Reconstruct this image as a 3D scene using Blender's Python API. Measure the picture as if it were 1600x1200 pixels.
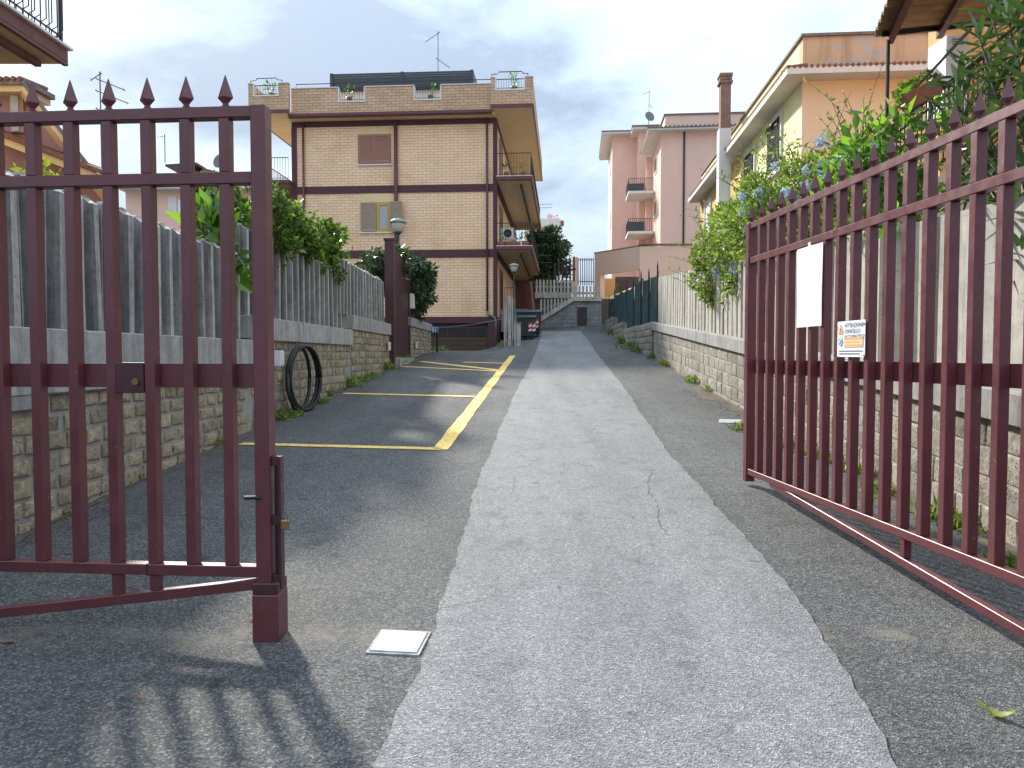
import bpy, math, random
import numpy as np
from mathutils import Vector, Matrix
R = math.radians
random.seed(7); rng = np.random.default_rng(7)
for o in list(bpy.data.objects): bpy.data.objects.remove(o)
S = bpy.context.scene
COL = S.collection
# ------------------------------------------------------------------ camera
CAMZ = 1.3; PITCH = math.atan(45/1150)
cam = bpy.data.cameras.new('camera'); co = bpy.data.objects.new('camera', cam); COL.objects.link(co)
cam.sensor_width = 36; cam.lens = 36*1150/1600; cam.clip_end = 2000; cam.clip_start = 0.05
co.location = (0, 0, CAMZ); co.rotation_euler = (R(90)-PITCH, 0, 0)
S.camera = co
# ------------------------------------------------------------------ world, sun
SUN_AZ = R(30); SUN_EL = R(33)        # sun stands ahead, 30 degrees left of the view
W = bpy.data.worlds.new('World'); S.world = W; W.use_nodes = True
nt = W.node_tree; nt.nodes.clear()
def wn(t, **k):
    n = nt.nodes.new(t)
    for a, b in k.items(): setattr(n, a, b)
    return n
sky = wn('ShaderNodeTexSky', sky_type='NISHITA', sun_disc=False)
sky.sun_elevation = SUN_EL; sky.sun_rotation = -SUN_AZ; sky.air_density = 1.0; sky.dust_density = 2.0
bg1 = wn('ShaderNodeBackground'); bg1.inputs[1].default_value = 0.10
nt.links.new(sky.outputs[0], bg1.inputs[0])
tc = wn('ShaderNodeTexCoord'); sx = wn('ShaderNodeSeparateXYZ'); nt.links.new(tc.outputs['Generated'], sx.inputs[0])
za = wn('ShaderNodeMath', operation='ABSOLUTE'); nt.links.new(sx.outputs[2], za.inputs[0])
zp = wn('ShaderNodeMath', operation='ADD'); nt.links.new(za.outputs[0], zp.inputs[0]); zp.inputs[1].default_value = 0.22
dx = wn('ShaderNodeMath', operation='DIVIDE'); nt.links.new(sx.outputs[0], dx.inputs[0]); nt.links.new(zp.outputs[0], dx.inputs[1])
dy = wn('ShaderNodeMath', operation='DIVIDE'); nt.links.new(sx.outputs[1], dy.inputs[0]); nt.links.new(zp.outputs[0], dy.inputs[1])
cx = wn('ShaderNodeCombineXYZ'); nt.links.new(dx.outputs[0], cx.inputs[0]); nt.links.new(dy.outputs[0], cx.inputs[1])
cx.inputs[2].default_value = 8.1
n1 = wn('ShaderNodeTexNoise'); n1.inputs['Scale'].default_value = 1.5; n1.inputs['Detail'].default_value = 9; n1.inputs['Roughness'].default_value = 0.56
n1.inputs['Distortion'].default_value = 0.25
nt.links.new(cx.outputs[0], n1.inputs['Vector'])
rp = wn('ShaderNodeValToRGB'); nt.links.new(n1.outputs[0], rp.inputs[0])
e = rp.color_ramp.elements
e[0].position = 0.30; e[0].color = (0.385, 0.44, 0.50, 1)
e[1].position = 0.62; e[1].color = (0.175, 0.22, 0.285, 1)
q = rp.color_ramp.elements.new(0.43); q.color = (0.32, 0.385, 0.462, 1)
q = rp.color_ramp.elements.new(0.53); q.color = (0.255, 0.315, 0.39, 1)
bg2 = wn('ShaderNodeBackground')
# overcast sky: brighter towards the zenith (CIE overcast luminance, 1 + 2 sin(elevation))
zl = wn('ShaderNodeMath', operation='MULTIPLY_ADD'); nt.links.new(za.outputs[0], zl.inputs[0]); zl.inputs[1].default_value = 1.4; zl.inputs[2].default_value = 0.78
nt.links.new(zl.outputs[0], bg2.inputs[1])
nt.links.new(rp.outputs[0], bg2.inputs[0])
mx = wn('ShaderNodeMixShader'); mx.inputs[0].default_value = 0.97
nt.links.new(bg1.outputs[0], mx.inputs[1]); nt.links.new(bg2.outputs[0], mx.inputs[2])
wo = wn('ShaderNodeOutputWorld'); nt.links.new(mx.outputs[0], wo.inputs[0])
sl = bpy.data.lights.new('sun', 'SUN'); so = bpy.data.objects.new('sun', sl); COL.objects.link(so)
sl.energy = 3.1; sl.angle = R(3.8); sl.color = (1, 0.94, 0.84)
sd = Vector((-math.sin(SUN_AZ)*math.cos(SUN_EL), math.cos(SUN_AZ)*math.cos(SUN_EL), math.sin(SUN_EL)))
so.rotation_euler = sd.to_track_quat('Z', 'Y').to_euler(); so.location = sd*50
vs = S.view_settings; vs.view_transform = 'Standard'; vs.look = 'None'; vs.gamma = 1; vs.use_curve_mapping = False
vs.exposure = 1.24
S.cycles.max_bounces = 5; S.cycles.diffuse_bounces = 3; S.cycles.glossy_bounces = 2; S.cycles.transmission_bounces = 2
S.render.resolution_x = 1024; S.render.resolution_y = 768
# ------------------------------------------------------------------ geometry of the place
CP, SP = math.cos(PITCH), math.sin(PITCH)
def at(px, py, Y):
    u = (px-800)/1150; v = (600-py)/1150
    t = Y/(CP+v*SP)
    return Vector((u*t, Y, CAMZ+t*(v*CP-SP)))
def sstep(a, b, x):
    t = min(1, max(0, (x-a)/(b-a))); return t*t*(3-2*t)
def G(X, Y):
    t = min(max(0, Y-22), 15)
    lin = .062*(min(Y, 22)-2.2)
    up = .062*t+.0025*t*t
    dn = .31*(1-math.exp(-t/5))
    s = sstep(-1.6, .9, X)
    return lin+dn+(up-dn)*s+.15*sstep(1.6, 3.8, X)*sstep(11, 21, Y)
def gp(px, py):
    lo, hi = 1.0, 37.0
    for i in range(50):
        m = (lo+hi)/2; p = at(px, py, m)
        if p.z > G(p.x, p.y): lo = m
        else: hi = m
    return at(px, py, lo)
def XL(Y): return -3.2+.012*Y
def XR(Y): return 2.83+.048*Y
# ------------------------------------------------------------------ materials
MATS = {}
def base_mat(name):
    m = bpy.data.materials.new(name); m.use_nodes = True
    n = m.node_tree.nodes; b = n['Principled BSDF']; MATS[name] = m
    return m, m.node_tree, b
def nd(t, kind, **kw):
    n = t.nodes.new(kind)
    for a, b in kw.items():
        if a in n.inputs.keys(): n.inputs[a].default_value = b
        else: setattr(n, a, b)
    return n
def ramp(t, src, stops):
    r = t.nodes.new('ShaderNodeValToRGB'); t.links.new(src, r.inputs[0])
    els = r.color_ramp.elements
    els[0].position, els[0].color = stops[0][0], (*stops[0][1], 1)
    els[1].position, els[1].color = stops[-1][0], (*stops[-1][1], 1)
    for p, c in stops[1:-1]:
        q = els.new(p); q.color = (*c, 1)
    return r.outputs[0]
def mixc(t, fac, a, b, mode='MIX'):
    n = t.nodes.new('ShaderNodeMix'); n.data_type = 'RGBA'; n.blend_type = mode
    for k, v in ((0, fac), (6, a), (7, b)):
        if hasattr(v, 'is_output'): t.links.new(v, n.inputs[k])
        elif k == 0: n.inputs[0].default_value = v
        else: n.inputs[k].default_value = (*v, 1)
    return n.outputs[2]
def pos(t, scale=(1, 1, 1)):
    g = t.nodes.new('ShaderNodeNewGeometry'); mp = t.nodes.new('ShaderNodeMapping')
    t.links.new(g.outputs['Position'], mp.inputs[0]); mp.inputs['Scale'].default_value = scale
    return mp.outputs[0]
def noise(t, vec, scale, detail=4, rough=.55):
    n = nd(t, 'ShaderNodeTexNoise', Scale=scale, Detail=detail, Roughness=rough)
    t.links.new(vec, n.inputs['Vector']); return n.outputs[0]
def bump(t, b, h, strength=.3, dist=.01):
    n = nd(t, 'ShaderNodeBump', Strength=strength, Distance=dist)
    t.links.new(h, n.inputs['Height']); t.links.new(n.outputs[0], b.inputs['Normal'])
def M(name, col, rough=.7, var=.25, scale=3, bstr=0, bscale=60, metal=0, streak=0, objvar=0, spec=.4):
    if name in MATS: return MATS[name]
    m, t, b = base_mat(name)
    b.inputs['Roughness'].default_value = rough; b.inputs['Metallic'].default_value = metal
    b.inputs['Specular IOR Level'].default_value = spec
    v = noise(t, pos(t), scale, 6, .6)
    dk = tuple(c*(1-var) for c in col); lt = tuple(min(1, c*(1+var*.7)) for c in col)
    c = ramp(t, v, [(.3, dk), (.7, lt)])
    if streak:
        s = noise(t, pos(t, (9, 9, .6)), 1.0, 5, .6)
        c = mixc(t, ramp(t, s, [(.42, (0, 0, 0)), (.75, (streak,)*3)]), c, tuple(x*.35 for x in col))
    if objvar:
        oi = t.nodes.new('ShaderNodeObjectInfo')
        c = mixc(t, 1, c, ramp(t, oi.outputs['Random'], [(0, (1-objvar,)*3), (1, (1+objvar*.5,)*3)]), 'MULTIPLY')
    t.links.new(c, b.inputs['Base Color'])
    if bstr: bump(t, b, noise(t, pos(t), bscale, 5, .65), bstr)
    return m
def asphalt(name, dark, mid, light, patch, dust=False):
    m, t, b = base_mat(name)
    P = pos(t)
    vo = nd(t, 'ShaderNodeTexVoronoi', Scale=125); t.links.new(P, vo.inputs['Vector'])
    sp = nd(t, 'ShaderNodeSeparateColor'); t.links.new(vo.outputs['Color'], sp.inputs[0])
    c = ramp(t, sp.outputs[0], [(0, dark), (.55, mid), (.9, light), (1, tuple(min(1, x*1.5) for x in light))])
    f = noise(t, P, 60, 5, .7)
    c = mixc(t, .4, c, ramp(t, f, [(.3, dark), (.72, light)]))
    big = noise(t, pos(t, (1, .55, 1)), .9, 6, .6)
    c = mixc(t, 1, c, ramp(t, big, [(.3, (1-patch,)*3), (.7, (1+patch*.6,)*3)]), 'MULTIPLY')
    st = noise(t, P, 5, 5, .6)
    c = mixc(t, 1, c, ramp(t, st, [(.28, (.72, .72, .73)), (.45, (1, 1, 1)), (.75, (1.08, 1.08, 1.07))]), 'MULTIPLY')
    # wheel tracks and drips running along the lane
    tr_ = noise(t, pos(t, (1.6, .10, 1)), 1.0, 4, .6)
    c = mixc(t, 1, c, ramp(t, tr_, [(.32, (.82, .82, .82)), (.5, (1, 1, 1)), (.68, (1.1, 1.1, 1.09))]), 'MULTIPLY')
    # small dark oil spots
    c = mixc(t, ramp(t, noise(t, P, 7.5, 2, .5), [(.70, (0,)*3), (.74, (.55,)*3)]), c, dark)
    if dust:   # sandy dirt gathered along the gate line
        sy = t.nodes.new('ShaderNodeSeparateXYZ'); t.links.new(P, sy.inputs[0])
        dd_ = nd(t, 'ShaderNodeMath', operation='SUBTRACT'); t.links.new(sy.outputs[1], dd_.inputs[0]); dd_.inputs[1].default_value = 3.2
        ab = nd(t, 'ShaderNodeMath', operation='ABSOLUTE'); t.links.new(dd_.outputs[0], ab.inputs[0])
        ln = ramp(t, ab.outputs[0], [(0, (1,)*3), (.16, (0,)*3)])
        c = mixc(t, mixc(t, 1, ln, ramp(t, noise(t, P, 6, 5, .65), [(.42, (0,)*3), (.65, (.8,)*3)]), 'MULTIPLY'), c, (.20, .18, .145))
    # a few cracks
    wv = nd(t, 'ShaderNodeTexNoise', Scale=2.2, Detail=5); t.links.new(P, wv.inputs['Vector'])
    pv = mixc(t, .14, P, wv.outputs['Color'])
    ck = nd(t, 'ShaderNodeTexVoronoi', Scale=.55, feature='DISTANCE_TO_EDGE'); t.links.new(pv, ck.inputs['Vector'])
    msk = noise(t, P, .5, 2)
    cr = ramp(t, ck.outputs['Distance'], [(0, (.9,)*3), (.0045, (0,)*3)])
    cm = mixc(t, 1, cr, ramp(t, msk, [(.52, (0,)*3), (.60, (.8,)*3)]), 'MULTIPLY')
    c = mixc(t, cm, c, tuple(x*.35 for x in dark))
    t.links.new(c, b.inputs['Base Color']); b.inputs['Roughness'].default_value = .82
    b.inputs['Specular IOR Level'].default_value = .35
    h = mixc(t, .5, vo.outputs['Distance'], f)
    bump(t, b, h, 1.0, .010)
    return m
asphalt('asphalt', (.018, .018, .019), (.066, .066, .067), (.21, .208, .203), .28, True)
asphalt('asphalt_pale', (.095, .094, .097), (.205, .203, .207), (.32, .317, .316), .14)
def worn_paint():
    m, t, b = base_mat('yellow_paint'); P = pos(t)
    w = noise(t, P, 28, 6, .75)
    c = mixc(t, ramp(t, w, [(.36, (1,)*3), (.46, (0,)*3)]), ramp(t, noise(t, P, 4), [(.3, (.76, .50, .10)), (.7, (.86, .62, .19))]), (.09, .085, .08))
    t.links.new(c, b.inputs['Base Color']); b.inputs['Roughness'].default_value = .75
    bump(t, b, noise(t, P, 110, 3, .7), .6, .005)
worn_paint()
def tuff(name, c1, c2, c3, pit):
    m, t, b = base_mat(name); P = pos(t)
    oi = t.nodes.new('ShaderNodeObjectInfo')
    n = noise(t, P, 22, 6, .7)
    c = ramp(t, n, [(.3, c1), (.5, c2), (.72, c3)])
    c = mixc(t, 1, c, ramp(t, oi.outputs['Random'], [(0, (.70, .69, .68)), (.5, (.95, .95, .95)), (1, (1.12, 1.1, 1.05))]), 'MULTIPLY')
    vo = nd(t, 'ShaderNodeTexVoronoi', Scale=42); t.links.new(P, vo.inputs['Vector'])
    pm = mixc(t, 1, ramp(t, vo.outputs['Distance'], [(.12, (1,)*3), (.3, (0,)*3)]), ramp(t, noise(t, P, 9, 3), [(.45, (0,)*3), (.6, (1,)*3)]), 'MULTIPLY')
    c = mixc(t, pm, c, pit)
    d = noise(t, pos(t, (1, 1, .5)), 1.6, 5, .6)
    c = mixc(t, ramp(t, d, [(.5, (0,)*3), (.75, (.6,)*3)]), c, (.10, .095, .085))
    t.links.new(c, b.inputs['Base Color']); b.inputs['Roughness'].default_value = .92
    bump(t, b, mixc(t, .5, n, pm), .9, .02)
tuff('tuff', (.20, .16, .11), (.38, .31, .21), (.52, .45, .32), (.05, .035, .025))
tuff('block_grey', (.15, .14, .115), (.29, .27, .225), (.42, .40, .345), (.07, .06, .045))
def concrete(name, a, bcol, dirt, amount):
    m, t, b = base_mat(name); P = pos(t)
    oi = t.nodes.new('ShaderNodeObjectInfo')
    c = ramp(t, noise(t, P, 7, 8, .7), [(.3, a), (.7, bcol)])
    s = noise(t, pos(t, (8, 8, .7)), 1.2, 6, .65)
    c = mixc(t, ramp(t, s, [(.45, (0,)*3), (.7, (amount,)*3)]), c, dirt)
    l = noise(t, P, 45, 4, .7)
    c = mixc(t, ramp(t, l, [(.58, (0,)*3), (.68, (amount*.8,)*3)]), c, tuple(x*.7 for x in dirt))
    c = mixc(t, 1, c, ramp(t, oi.outputs['Random'], [(0, (.78,)*3), (1, (1.12,)*3)]), 'MULTIPLY')
    t.links.new(c, b.inputs['Base Color']); b.inputs['Roughness'].default_value = .9
    bump(t, b, noise(t, P, 90, 5, .7), .5, .006)
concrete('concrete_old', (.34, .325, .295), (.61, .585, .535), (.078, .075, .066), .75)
concrete('concrete_side_dark', (.14, .138, .13), (.29, .285, .268), (.05, .05, .045), .7)
concrete('concrete_cap', (.28, .275, .26), (.46, .45, .43), (.09, .088, .08), .6)
concrete('concrete_light', (.38, .365, .32), (.58, .555, .495), (.12, .11, .09), .65)
concrete('mortar', (.30, .28, .245), (.43, .41, .365), (.10, .09, .08), .4)
def paint(name, col, wear):
    m, t, b = base_mat(name); P = pos(t)
    c = ramp(t, noise(t, P, 6, 5, .6), [(.3, tuple(x*.85 for x in col)), (.7, tuple(x*1.12 for x in col))])
    w = noise(t, P, 55, 4, .7)
    c = mixc(t, ramp(t, w, [(.66, (0,)*3), (.70, (wear,)*3)]), c, (.30, .22, .18))
    t.links.new(c, b.inputs['Base Color']); b.inputs['Roughness'].default_value = .48; b.inputs['Specular IOR Level'].default_value = .55
    t.links.new(ramp(t, noise(t, P, 14, 4), [(.3, (.28,)*3), (.7, (.46,)*3)]), b.inputs['Roughness'])
    bump(t, b, noise(t, P, 180, 3), .08, .002)
paint('maroon', (.128, .035, .041), .7)
paint('maroon_dark', (.062, .018, .024), .2)
def leafmat(name, stops, rough=.42, tr=.35):
    m, t, b = base_mat(name)
    g = t.nodes.new('ShaderNodeNewGeometry')
    c = ramp(t, g.outputs['Random Per Island'], stops)
    oi = t.nodes.new('ShaderNodeObjectInfo')
    c = mixc(t, 1, c, ramp(t, oi.outputs['Random'], [(0, (.75,)*3), (1, (1.15,)*3)]), 'MULTIPLY')
    t.links.new(c, b.inputs['Base Color']); b.inputs['Roughness'].default_value = rough
    tl = t.nodes.new('ShaderNodeBsdfTranslucent')
    t.links.new(mixc(t, 1, c, (1.6, 1.9, .7), 'MULTIPLY'), tl.inputs[0])
    ms = t.nodes.new('ShaderNodeMixShader'); ms.inputs[0].default_value = tr
    t.links.new(b.outputs[0], ms.inputs[1]); t.links.new(tl.outputs[0], ms.inputs[2])
    t.links.new(ms.outputs[0], t.nodes['Material Output'].inputs[0])
leafmat('leaf_hedge', [(0, (.045, .08, .018)), (.55, (.10, .175, .035)), (.85, (.22, .31, .065)), (1, (.34, .42, .10))])
leafmat('leaf_dark', [(0, (.016, .036, .016)), (.7, (.04, .08, .03)), (1, (.08, .13, .05))], .35, .2)
leafmat('leaf_plumbago', [(0, (.075, .12, .025)), (.6, (.165, .23, .055)), (1, (.36, .41, .12))], .5, .42)
leafmat('leaf_citrus', [(0, (.05, .10, .018)), (.7, (.10, .20, .03)), (1, (.22, .33, .06))], .38, .38)
leafmat('leaf_oleander', [(0, (.035, .06, .028)), (.7, (.07, .11, .052)), (1, (.12, .17, .09))], .25, .22)
leafmat('leaf_weed', [(0, (.08, .12, .025)), (.7, (.16, .23, .05)), (1, (.32, .34, .10))], .55, .35)
leafmat('leaf_yellow', [(0, (.2, .24, .03)), (1, (.42, .44, .06))], .5, .4)
leafmat('petal_blue', [(0, (.30, .36, .68)), (1, (.46, .53, .82))], .6, .2)
leafmat('petal_red', [(0, (.3, .03, .05)), (1, (.5, .1, .12))], .6, .3)
M('bark', (.12, .09, .06), .9, .4, 9, .6, 40)
def cladding():
    m, t, b = base_mat('brick_cladding')
    tc = t.nodes.new('ShaderNodeTexCoord'); s = t.nodes.new('ShaderNodeSeparateXYZ'); t.links.new(tc.outputs['Object'], s.inputs[0])
    ad = nd(t, 'ShaderNodeMath', operation='ADD'); t.links.new(s.outputs[0], ad.inputs[0]); t.links.new(s.outputs[1], ad.inputs[1])
    cb = t.nodes.new('ShaderNodeCombineXYZ'); t.links.new(ad.outputs[0], cb.inputs[0]); t.links.new(s.outputs[2], cb.inputs[1])
    br = nd(t, 'ShaderNodeTexBrick', Scale=1.0)
    br.inputs['Brick Width'].default_value = .36; br.inputs['Row Height'].default_value = .125; br.inputs['Mortar Size'].default_value = .009
    br.inputs['Color1'].default_value = (.92, .66, .415, 1); br.inputs['Color2'].default_value = (.86, .59, .36, 1); br.inputs['Mortar'].default_value = (.52, .34, .25, 1)
    t.links.new(cb.outputs[0], br.inputs['Vector'])
    c = mixc(t, 1, br.outputs['Color'], ramp(t, noise(t, pos(t), .8, 6, .6), [(.28, (.85, .83, .80)), (.5, (1, 1, 1)), (.72, (1.05, 1.05, 1.05))]), 'MULTIPLY')
    t.links.new(c, b.inputs['Base Color']); b.inputs['Roughness'].default_value = .8
    inv = nd(t, 'ShaderNodeMath', operation='SUBTRACT'); inv.inputs[0].default_value = 1; t.links.new(br.outputs['Fac'], inv.inputs[1])
    bump(t, b, inv.outputs[0], .6, .01)
cladding()
def parapet_brick():
    m = MATS['brick_cladding'].copy(); m.name = 'brick_parapet'; MATS['brick_parapet'] = m
    for n in m.node_tree.nodes:
        if n.type == 'TEX_BRICK':
            n.inputs['Color1'].default_value = (.64, .44, .28, 1); n.inputs['Color2'].default_value = (.52, .34, .21, 1); n.inputs['Mortar'].default_value = (.28, .18, .11, 1)
parapet_brick()
def backwall():
    m, t, b = base_mat('grey_block_wall'); g = pos(t)
    s = t.nodes.new('ShaderNodeSeparateXYZ'); t.links.new(g, s.inputs[0]); cb = t.nodes.new('ShaderNodeCombineXYZ')
    t.links.new(s.outputs[0], cb.inputs[0]); t.links.new(s.outputs[2], cb.inputs[1])
    br = nd(t, 'ShaderNodeTexBrick', Scale=1.0); br.inputs['Brick Width'].default_value = .45; br.inputs['Row Height'].default_value = .19; br.inputs['Mortar Size'].default_value = .012
    br.inputs['Color1'].default_value = (.27, .28, .28, 1); br.inputs['Color2'].default_value = (.20, .21, .215, 1); br.inputs['Mortar'].default_value = (.14, .14, .14, 1)
    t.links.new(cb.outputs[0], br.inputs['Vector'])
    c = mixc(t, 1, br.outputs['Color'], ramp(t, noise(t, g, 3, 6, .6), [(.3, (.7,)*3), (.7, (1.15,)*3)]), 'MULTIPLY')
    t.links.new(c, b.inputs['Base Color']); b.inputs['Roughness'].default_value = .9
    bump(t, b, noise(t, g, 20, 5, .6), .7, .02)
backwall()
def plaster_peel():
    m, t, b = base_mat('plaster_peeling'); P = pos(t)
    c = ramp(t, noise(t, P, 1.5, 5), [(.3, (.60, .39, .24)), (.7, (.68, .46, .30))])
    c = mixc(t, ramp(t, noise(t, pos(t, (1, 1, 1.6)), 1.4, 7, .65), [(.52, (0,)*3), (.56, (1,)*3)]), c, (.52, .45, .39))
    s = noise(t, pos(t, (6, 6, .6)), 1, 5)
    c = mixc(t, ramp(t, s, [(.5, (0,)*3), (.8, (.5,)*3)]), c, (.22, .14, .09))
    t.links.new(c, b.inputs['Base Color']); b.inputs['Roughness'].default_value = .9
    bump(t, b, noise(t, P, 12, 5), .4, .02)
plaster_peel()
M('plaster_yellow', (.84, .78, .42), .85, .08, 1.2, .15, 50, streak=.12)
M('plaster_ochre', (.62, .42, .15), .85, .08, 1.2, .15, 50, streak=.12)
M('plaster_peach', (.82, .64, .45), .85, .05, .9, .1, 50, streak=.04)
M('plaster_orange', (.74, .40, .16), .85, .1, 1.2, .15, 50)
M('plaster_pink', (.80, .53, .43), .85, .05, .7, .1, 50, streak=.04)
M('plaster_salmon', (.80, .55, .43), .85, .06, .8, .1, 50, streak=.06)
M('plaster_mauve', (.36, .215, .225), .85, .1, 1, .15, 50, streak=.15)
M('plaster_red', (.5, .17, .09), .85, .1, 1)
M('soffit_cream', (.72, .54, .31), .85, .08, 1.5)
M('white_trim', (.72, .70, .66), .7, .08, 3, streak=.15)
M('white_plastic', (.80, .81, .82), .45, .05, 6)
M('sheet_white', (.84, .86, .88), .5, .04, 5)
M('plate_white', (.38, .38, .38), .6, .22, 14, .2, 60)
M('purple_paint', (.085, .028, .036), .6, .15, 3)
M('purple_pipe', (.14, .045, .05), .5, .2, 3)
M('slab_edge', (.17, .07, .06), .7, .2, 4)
M('soffit_brown', (.58, .44, .27), .85, .12, 3)
M('iron_dark', (.022, .02, .024), .5, .3, 8)
M('iron_grey', (.16, .17, .18), .45, .2, 8, metal=.4)
M('anthracite', (.045, .055, .07), .5, .15, 4)
M('shutter_brown', (.36, .19, .13), .65, .12, 6)
M('shutter_olive', (.36, .29, .20), .65, .12, 6)
M('frame_yellow', (.55, .36, .06), .6, .1, 6)
M('curtain', (.42, .44, .47), .6, .2, 12)
M('beige_panel', (.76, .58, .31), .8, .06, 3)
M('garage_brown', (.075, .045, .03), .55, .2, 3)
M('dark_inside', (.03, .028, .028), .8, .2, 3)
M('glass_dark', (.04, .05, .06), .1, .2, 3, spec=.8)
M('bin_body', (.028, .037, .042), .5, .2, 5)
M('bin_lid', (.045, .06, .068), .4, .2, 5)
M('red_paint', (.52, .05, .04), .55, .2, 10)
M('white_paint', (.74, .74, .73), .55, .1, 10)
M('tile_red', (.26, .12, .08), .85, .35, 9, .3, 30)
M('tile_grey', (.22, .17, .15), .85, .35, 9, .3, 30)
M('terracotta', (.36, .13, .07), .8, .2, 8)
M('lamp_green', (.03, .075, .06), .5, .2, 8)
M('lamp_hood', (.24, .30, .27), .5, .15, 8)
M('lamp_glass', (.62, .64, .58), .35, .1, 8)
M('green_net', (.018, .06, .065), .7, .25, 6, .5, 120)
M('wood_roof', (.34, .23, .13), .8, .3, 5, .3, 30)
M('hose_black', (.014, .014, .016), .45, .2, 20)
M('chimney_brown', (.26, .15, .11), .9, .3, 5, .3, 30)
M('brass', (.32, .20, .08), .4, .3, 30, metal=.8)
M('ink_blue', (.10, .13, .24), .6, 0, 1)
M('ink_orange', (.80, .40, .12), .6, 0, 1)
M('ink_pale_orange', (.86, .58, .35), .6, 0, 1)
M('ink_light_blue', (.32, .48, .72), .6, 0, 1)
M('sign_blue', (.03, .1, .32), .5, .05, 5)
M('soil', (.10, .065, .045), .95, .4, 14, .8, 60)
M('dirt', (.13, .105, .08), .95, .45, 18, .8, 70)
M('leaf_litter', (.20, .12, .075), .95, .4, 30, .8, 60)
M('hill', (.12, .11, .09), .95, .2, .5)
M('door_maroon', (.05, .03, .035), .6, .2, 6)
# ------------------------------------------------------------------ mesh helpers
class MB:
    def __init__(s): s.v = []; s.f = []
    def add(s, vs, fs):
        o = len(s.v); s.v += [tuple(p) for p in vs]; s.f += [tuple(i+o for i in q) for q in fs]; return s
    def box(s, x0, x1, y0, y1, z0, z1):
        return s.add([(x0,y0,z0),(x1,y0,z0),(x1,y1,z0),(x0,y1,z0),(x0,y0,z1),(x1,y0,z1),(x1,y1,z1),(x0,y1,z1)],
                     [(0,3,2,1),(4,5,6,7),(0,1,5,4),(1,2,6,5),(2,3,7,6),(3,0,4,7)])
    def bar(s, a, b, w, h, up=(0,0,1)):
        a = Vector(a); b = Vector(b); d = (b-a).normalized(); up = Vector(up)
        if abs(d.dot(up)) > .99: up = Vector((0,1,0))
        sd_ = d.cross(up).normalized()*w/2; u = sd_.cross(d).normalized()*h/2
        vs_ = [p+i*sd_+j*u for p in (a, b) for i, j in ((-1,-1),(1,-1),(1,1),(-1,1))]
        return s.add(vs_, [(0,1,2,3),(7,6,5,4),(0,4,5,1),(1,5,6,2),(2,6,7,3),(3,7,4,0)])
    def tube(s, a, b, r, n=8, r2=None):
        a = Vector(a); b = Vector(b); d = (b-a).normalized(); r2 = r if r2 is None else r2
        p = d.orthogonal().normalized(); q = d.cross(p)
        vs_ = [c+rr*(math.cos(2*math.pi*i/n)*p+math.sin(2*math.pi*i/n)*q) for c, rr in ((a, r), (b, r2)) for i in range(n)]
        return s.add(vs_, [(i, (i+1) % n, n+(i+1) % n, n+i) for i in range(n)]+[tuple(range(n))[::-1], tuple(range(n, 2*n))])
    def path(s, pts, r, n=8):
        pts = [Vector(p) for p in pts]; vs_ = []
        for k, c in enumerate(pts):
            d = (pts[min(k+1, len(pts)-1)]-pts[max(k-1, 0)]).normalized()
            ref = Vector((1,0,0)) if abs(d.x) < .8 else Vector((0,1,0))
            p = d.cross(ref).normalized(); q = d.cross(p); rr = r[k] if isinstance(r, (list, tuple)) else r
            vs_ += [c+rr*(math.cos(2*math.pi*i/n)*p+math.sin(2*math.pi*i/n)*q) for i in range(n)]
        m = len(pts)
        return s.add(vs_, [(k*n+i, k*n+(i+1) % n, (k+1)*n+(i+1) % n, (k+1)*n+i) for k in range(m-1) for i in range(n)]+[tuple(range(n))[::-1], tuple(range((m-1)*n, m*n))])
    def lathe(s, prof, c, n=12, rot=0):
        c = Vector(c); m = len(prof)
        vs_ = [(c.x+r*math.cos(rot+2*math.pi*i/n), c.y+r*math.sin(rot+2*math.pi*i/n), c.z+z) for r, z in prof for i in range(n)]
        return s.add(vs_, [(k*n+i, k*n+(i+1) % n, (k+1)*n+(i+1) % n, (k+1)*n+i) for k in range(m-1) for i in range(n)]+[tuple(range(n))[::-1], tuple(range((m-1)*n, m*n))])
    def prism(s, poly, off):
        off = Vector(off); n = len(poly); p = [Vector(a) for a in poly]
        return s.add(p+[a+off for a in p], [tuple(range(n))[::-1], tuple(range(n, 2*n))]+[(i, (i+1) % n, n+(i+1) % n, n+i) for i in range(n)])
    def mesh(s, name, mat, smooth=False):
        me = bpy.data.meshes.new(name); me.from_pydata(s.v, [], s.f); me.update()
        import bmesh
        bm = bmesh.new(); bm.from_mesh(me); bmesh.ops.recalc_face_normals(bm, faces=bm.faces); bm.to_mesh(me); bm.free()
        if mat: me.materials.append(MATS[mat])
        if smooth:
            for p in me.polygons: p.use_smooth = True
        return me
    def build(s, name, mat, parent=None, bevel=0, smooth=False, **kw):
        return link(name, s.mesh(name, mat, smooth), parent, bevel, **kw)
def link(name, me, parent=None, bevel=0, loc=None, rot=None, scale=None):
    o = bpy.data.objects.new(name, me); COL.objects.link(o)
    if parent is not None: o.parent = parent
    if loc is not None: o.location = loc
    if rot is not None: o.rotation_euler = rot
    if scale is not None: o.scale = scale
    if bevel:
        b = o.modifiers.new('bevel', 'BEVEL'); b.width = bevel; b.segments = 1; b.limit_method = 'ANGLE'
    return o
def tag(o, label, cat, group=None):
    o['label'] = label; o['category'] = cat
    if group: o['group'] = group
    return o
def thing(name, label, cat, loc=(0,0,0), rz=0, group=None):
    o = bpy.data.objects.new(name, None); COL.objects.link(o); o.location = loc; o.rotation_euler = (0, 0, rz)
    o.empty_display_size = .1
    return tag(o, label, cat, group)
def struct(o, kind='structure'): o['kind'] = kind; return o
def B(parent, name, mat, *a, bevel=0): return MB().box(*a).build(name, mat, parent, bevel)
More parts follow.
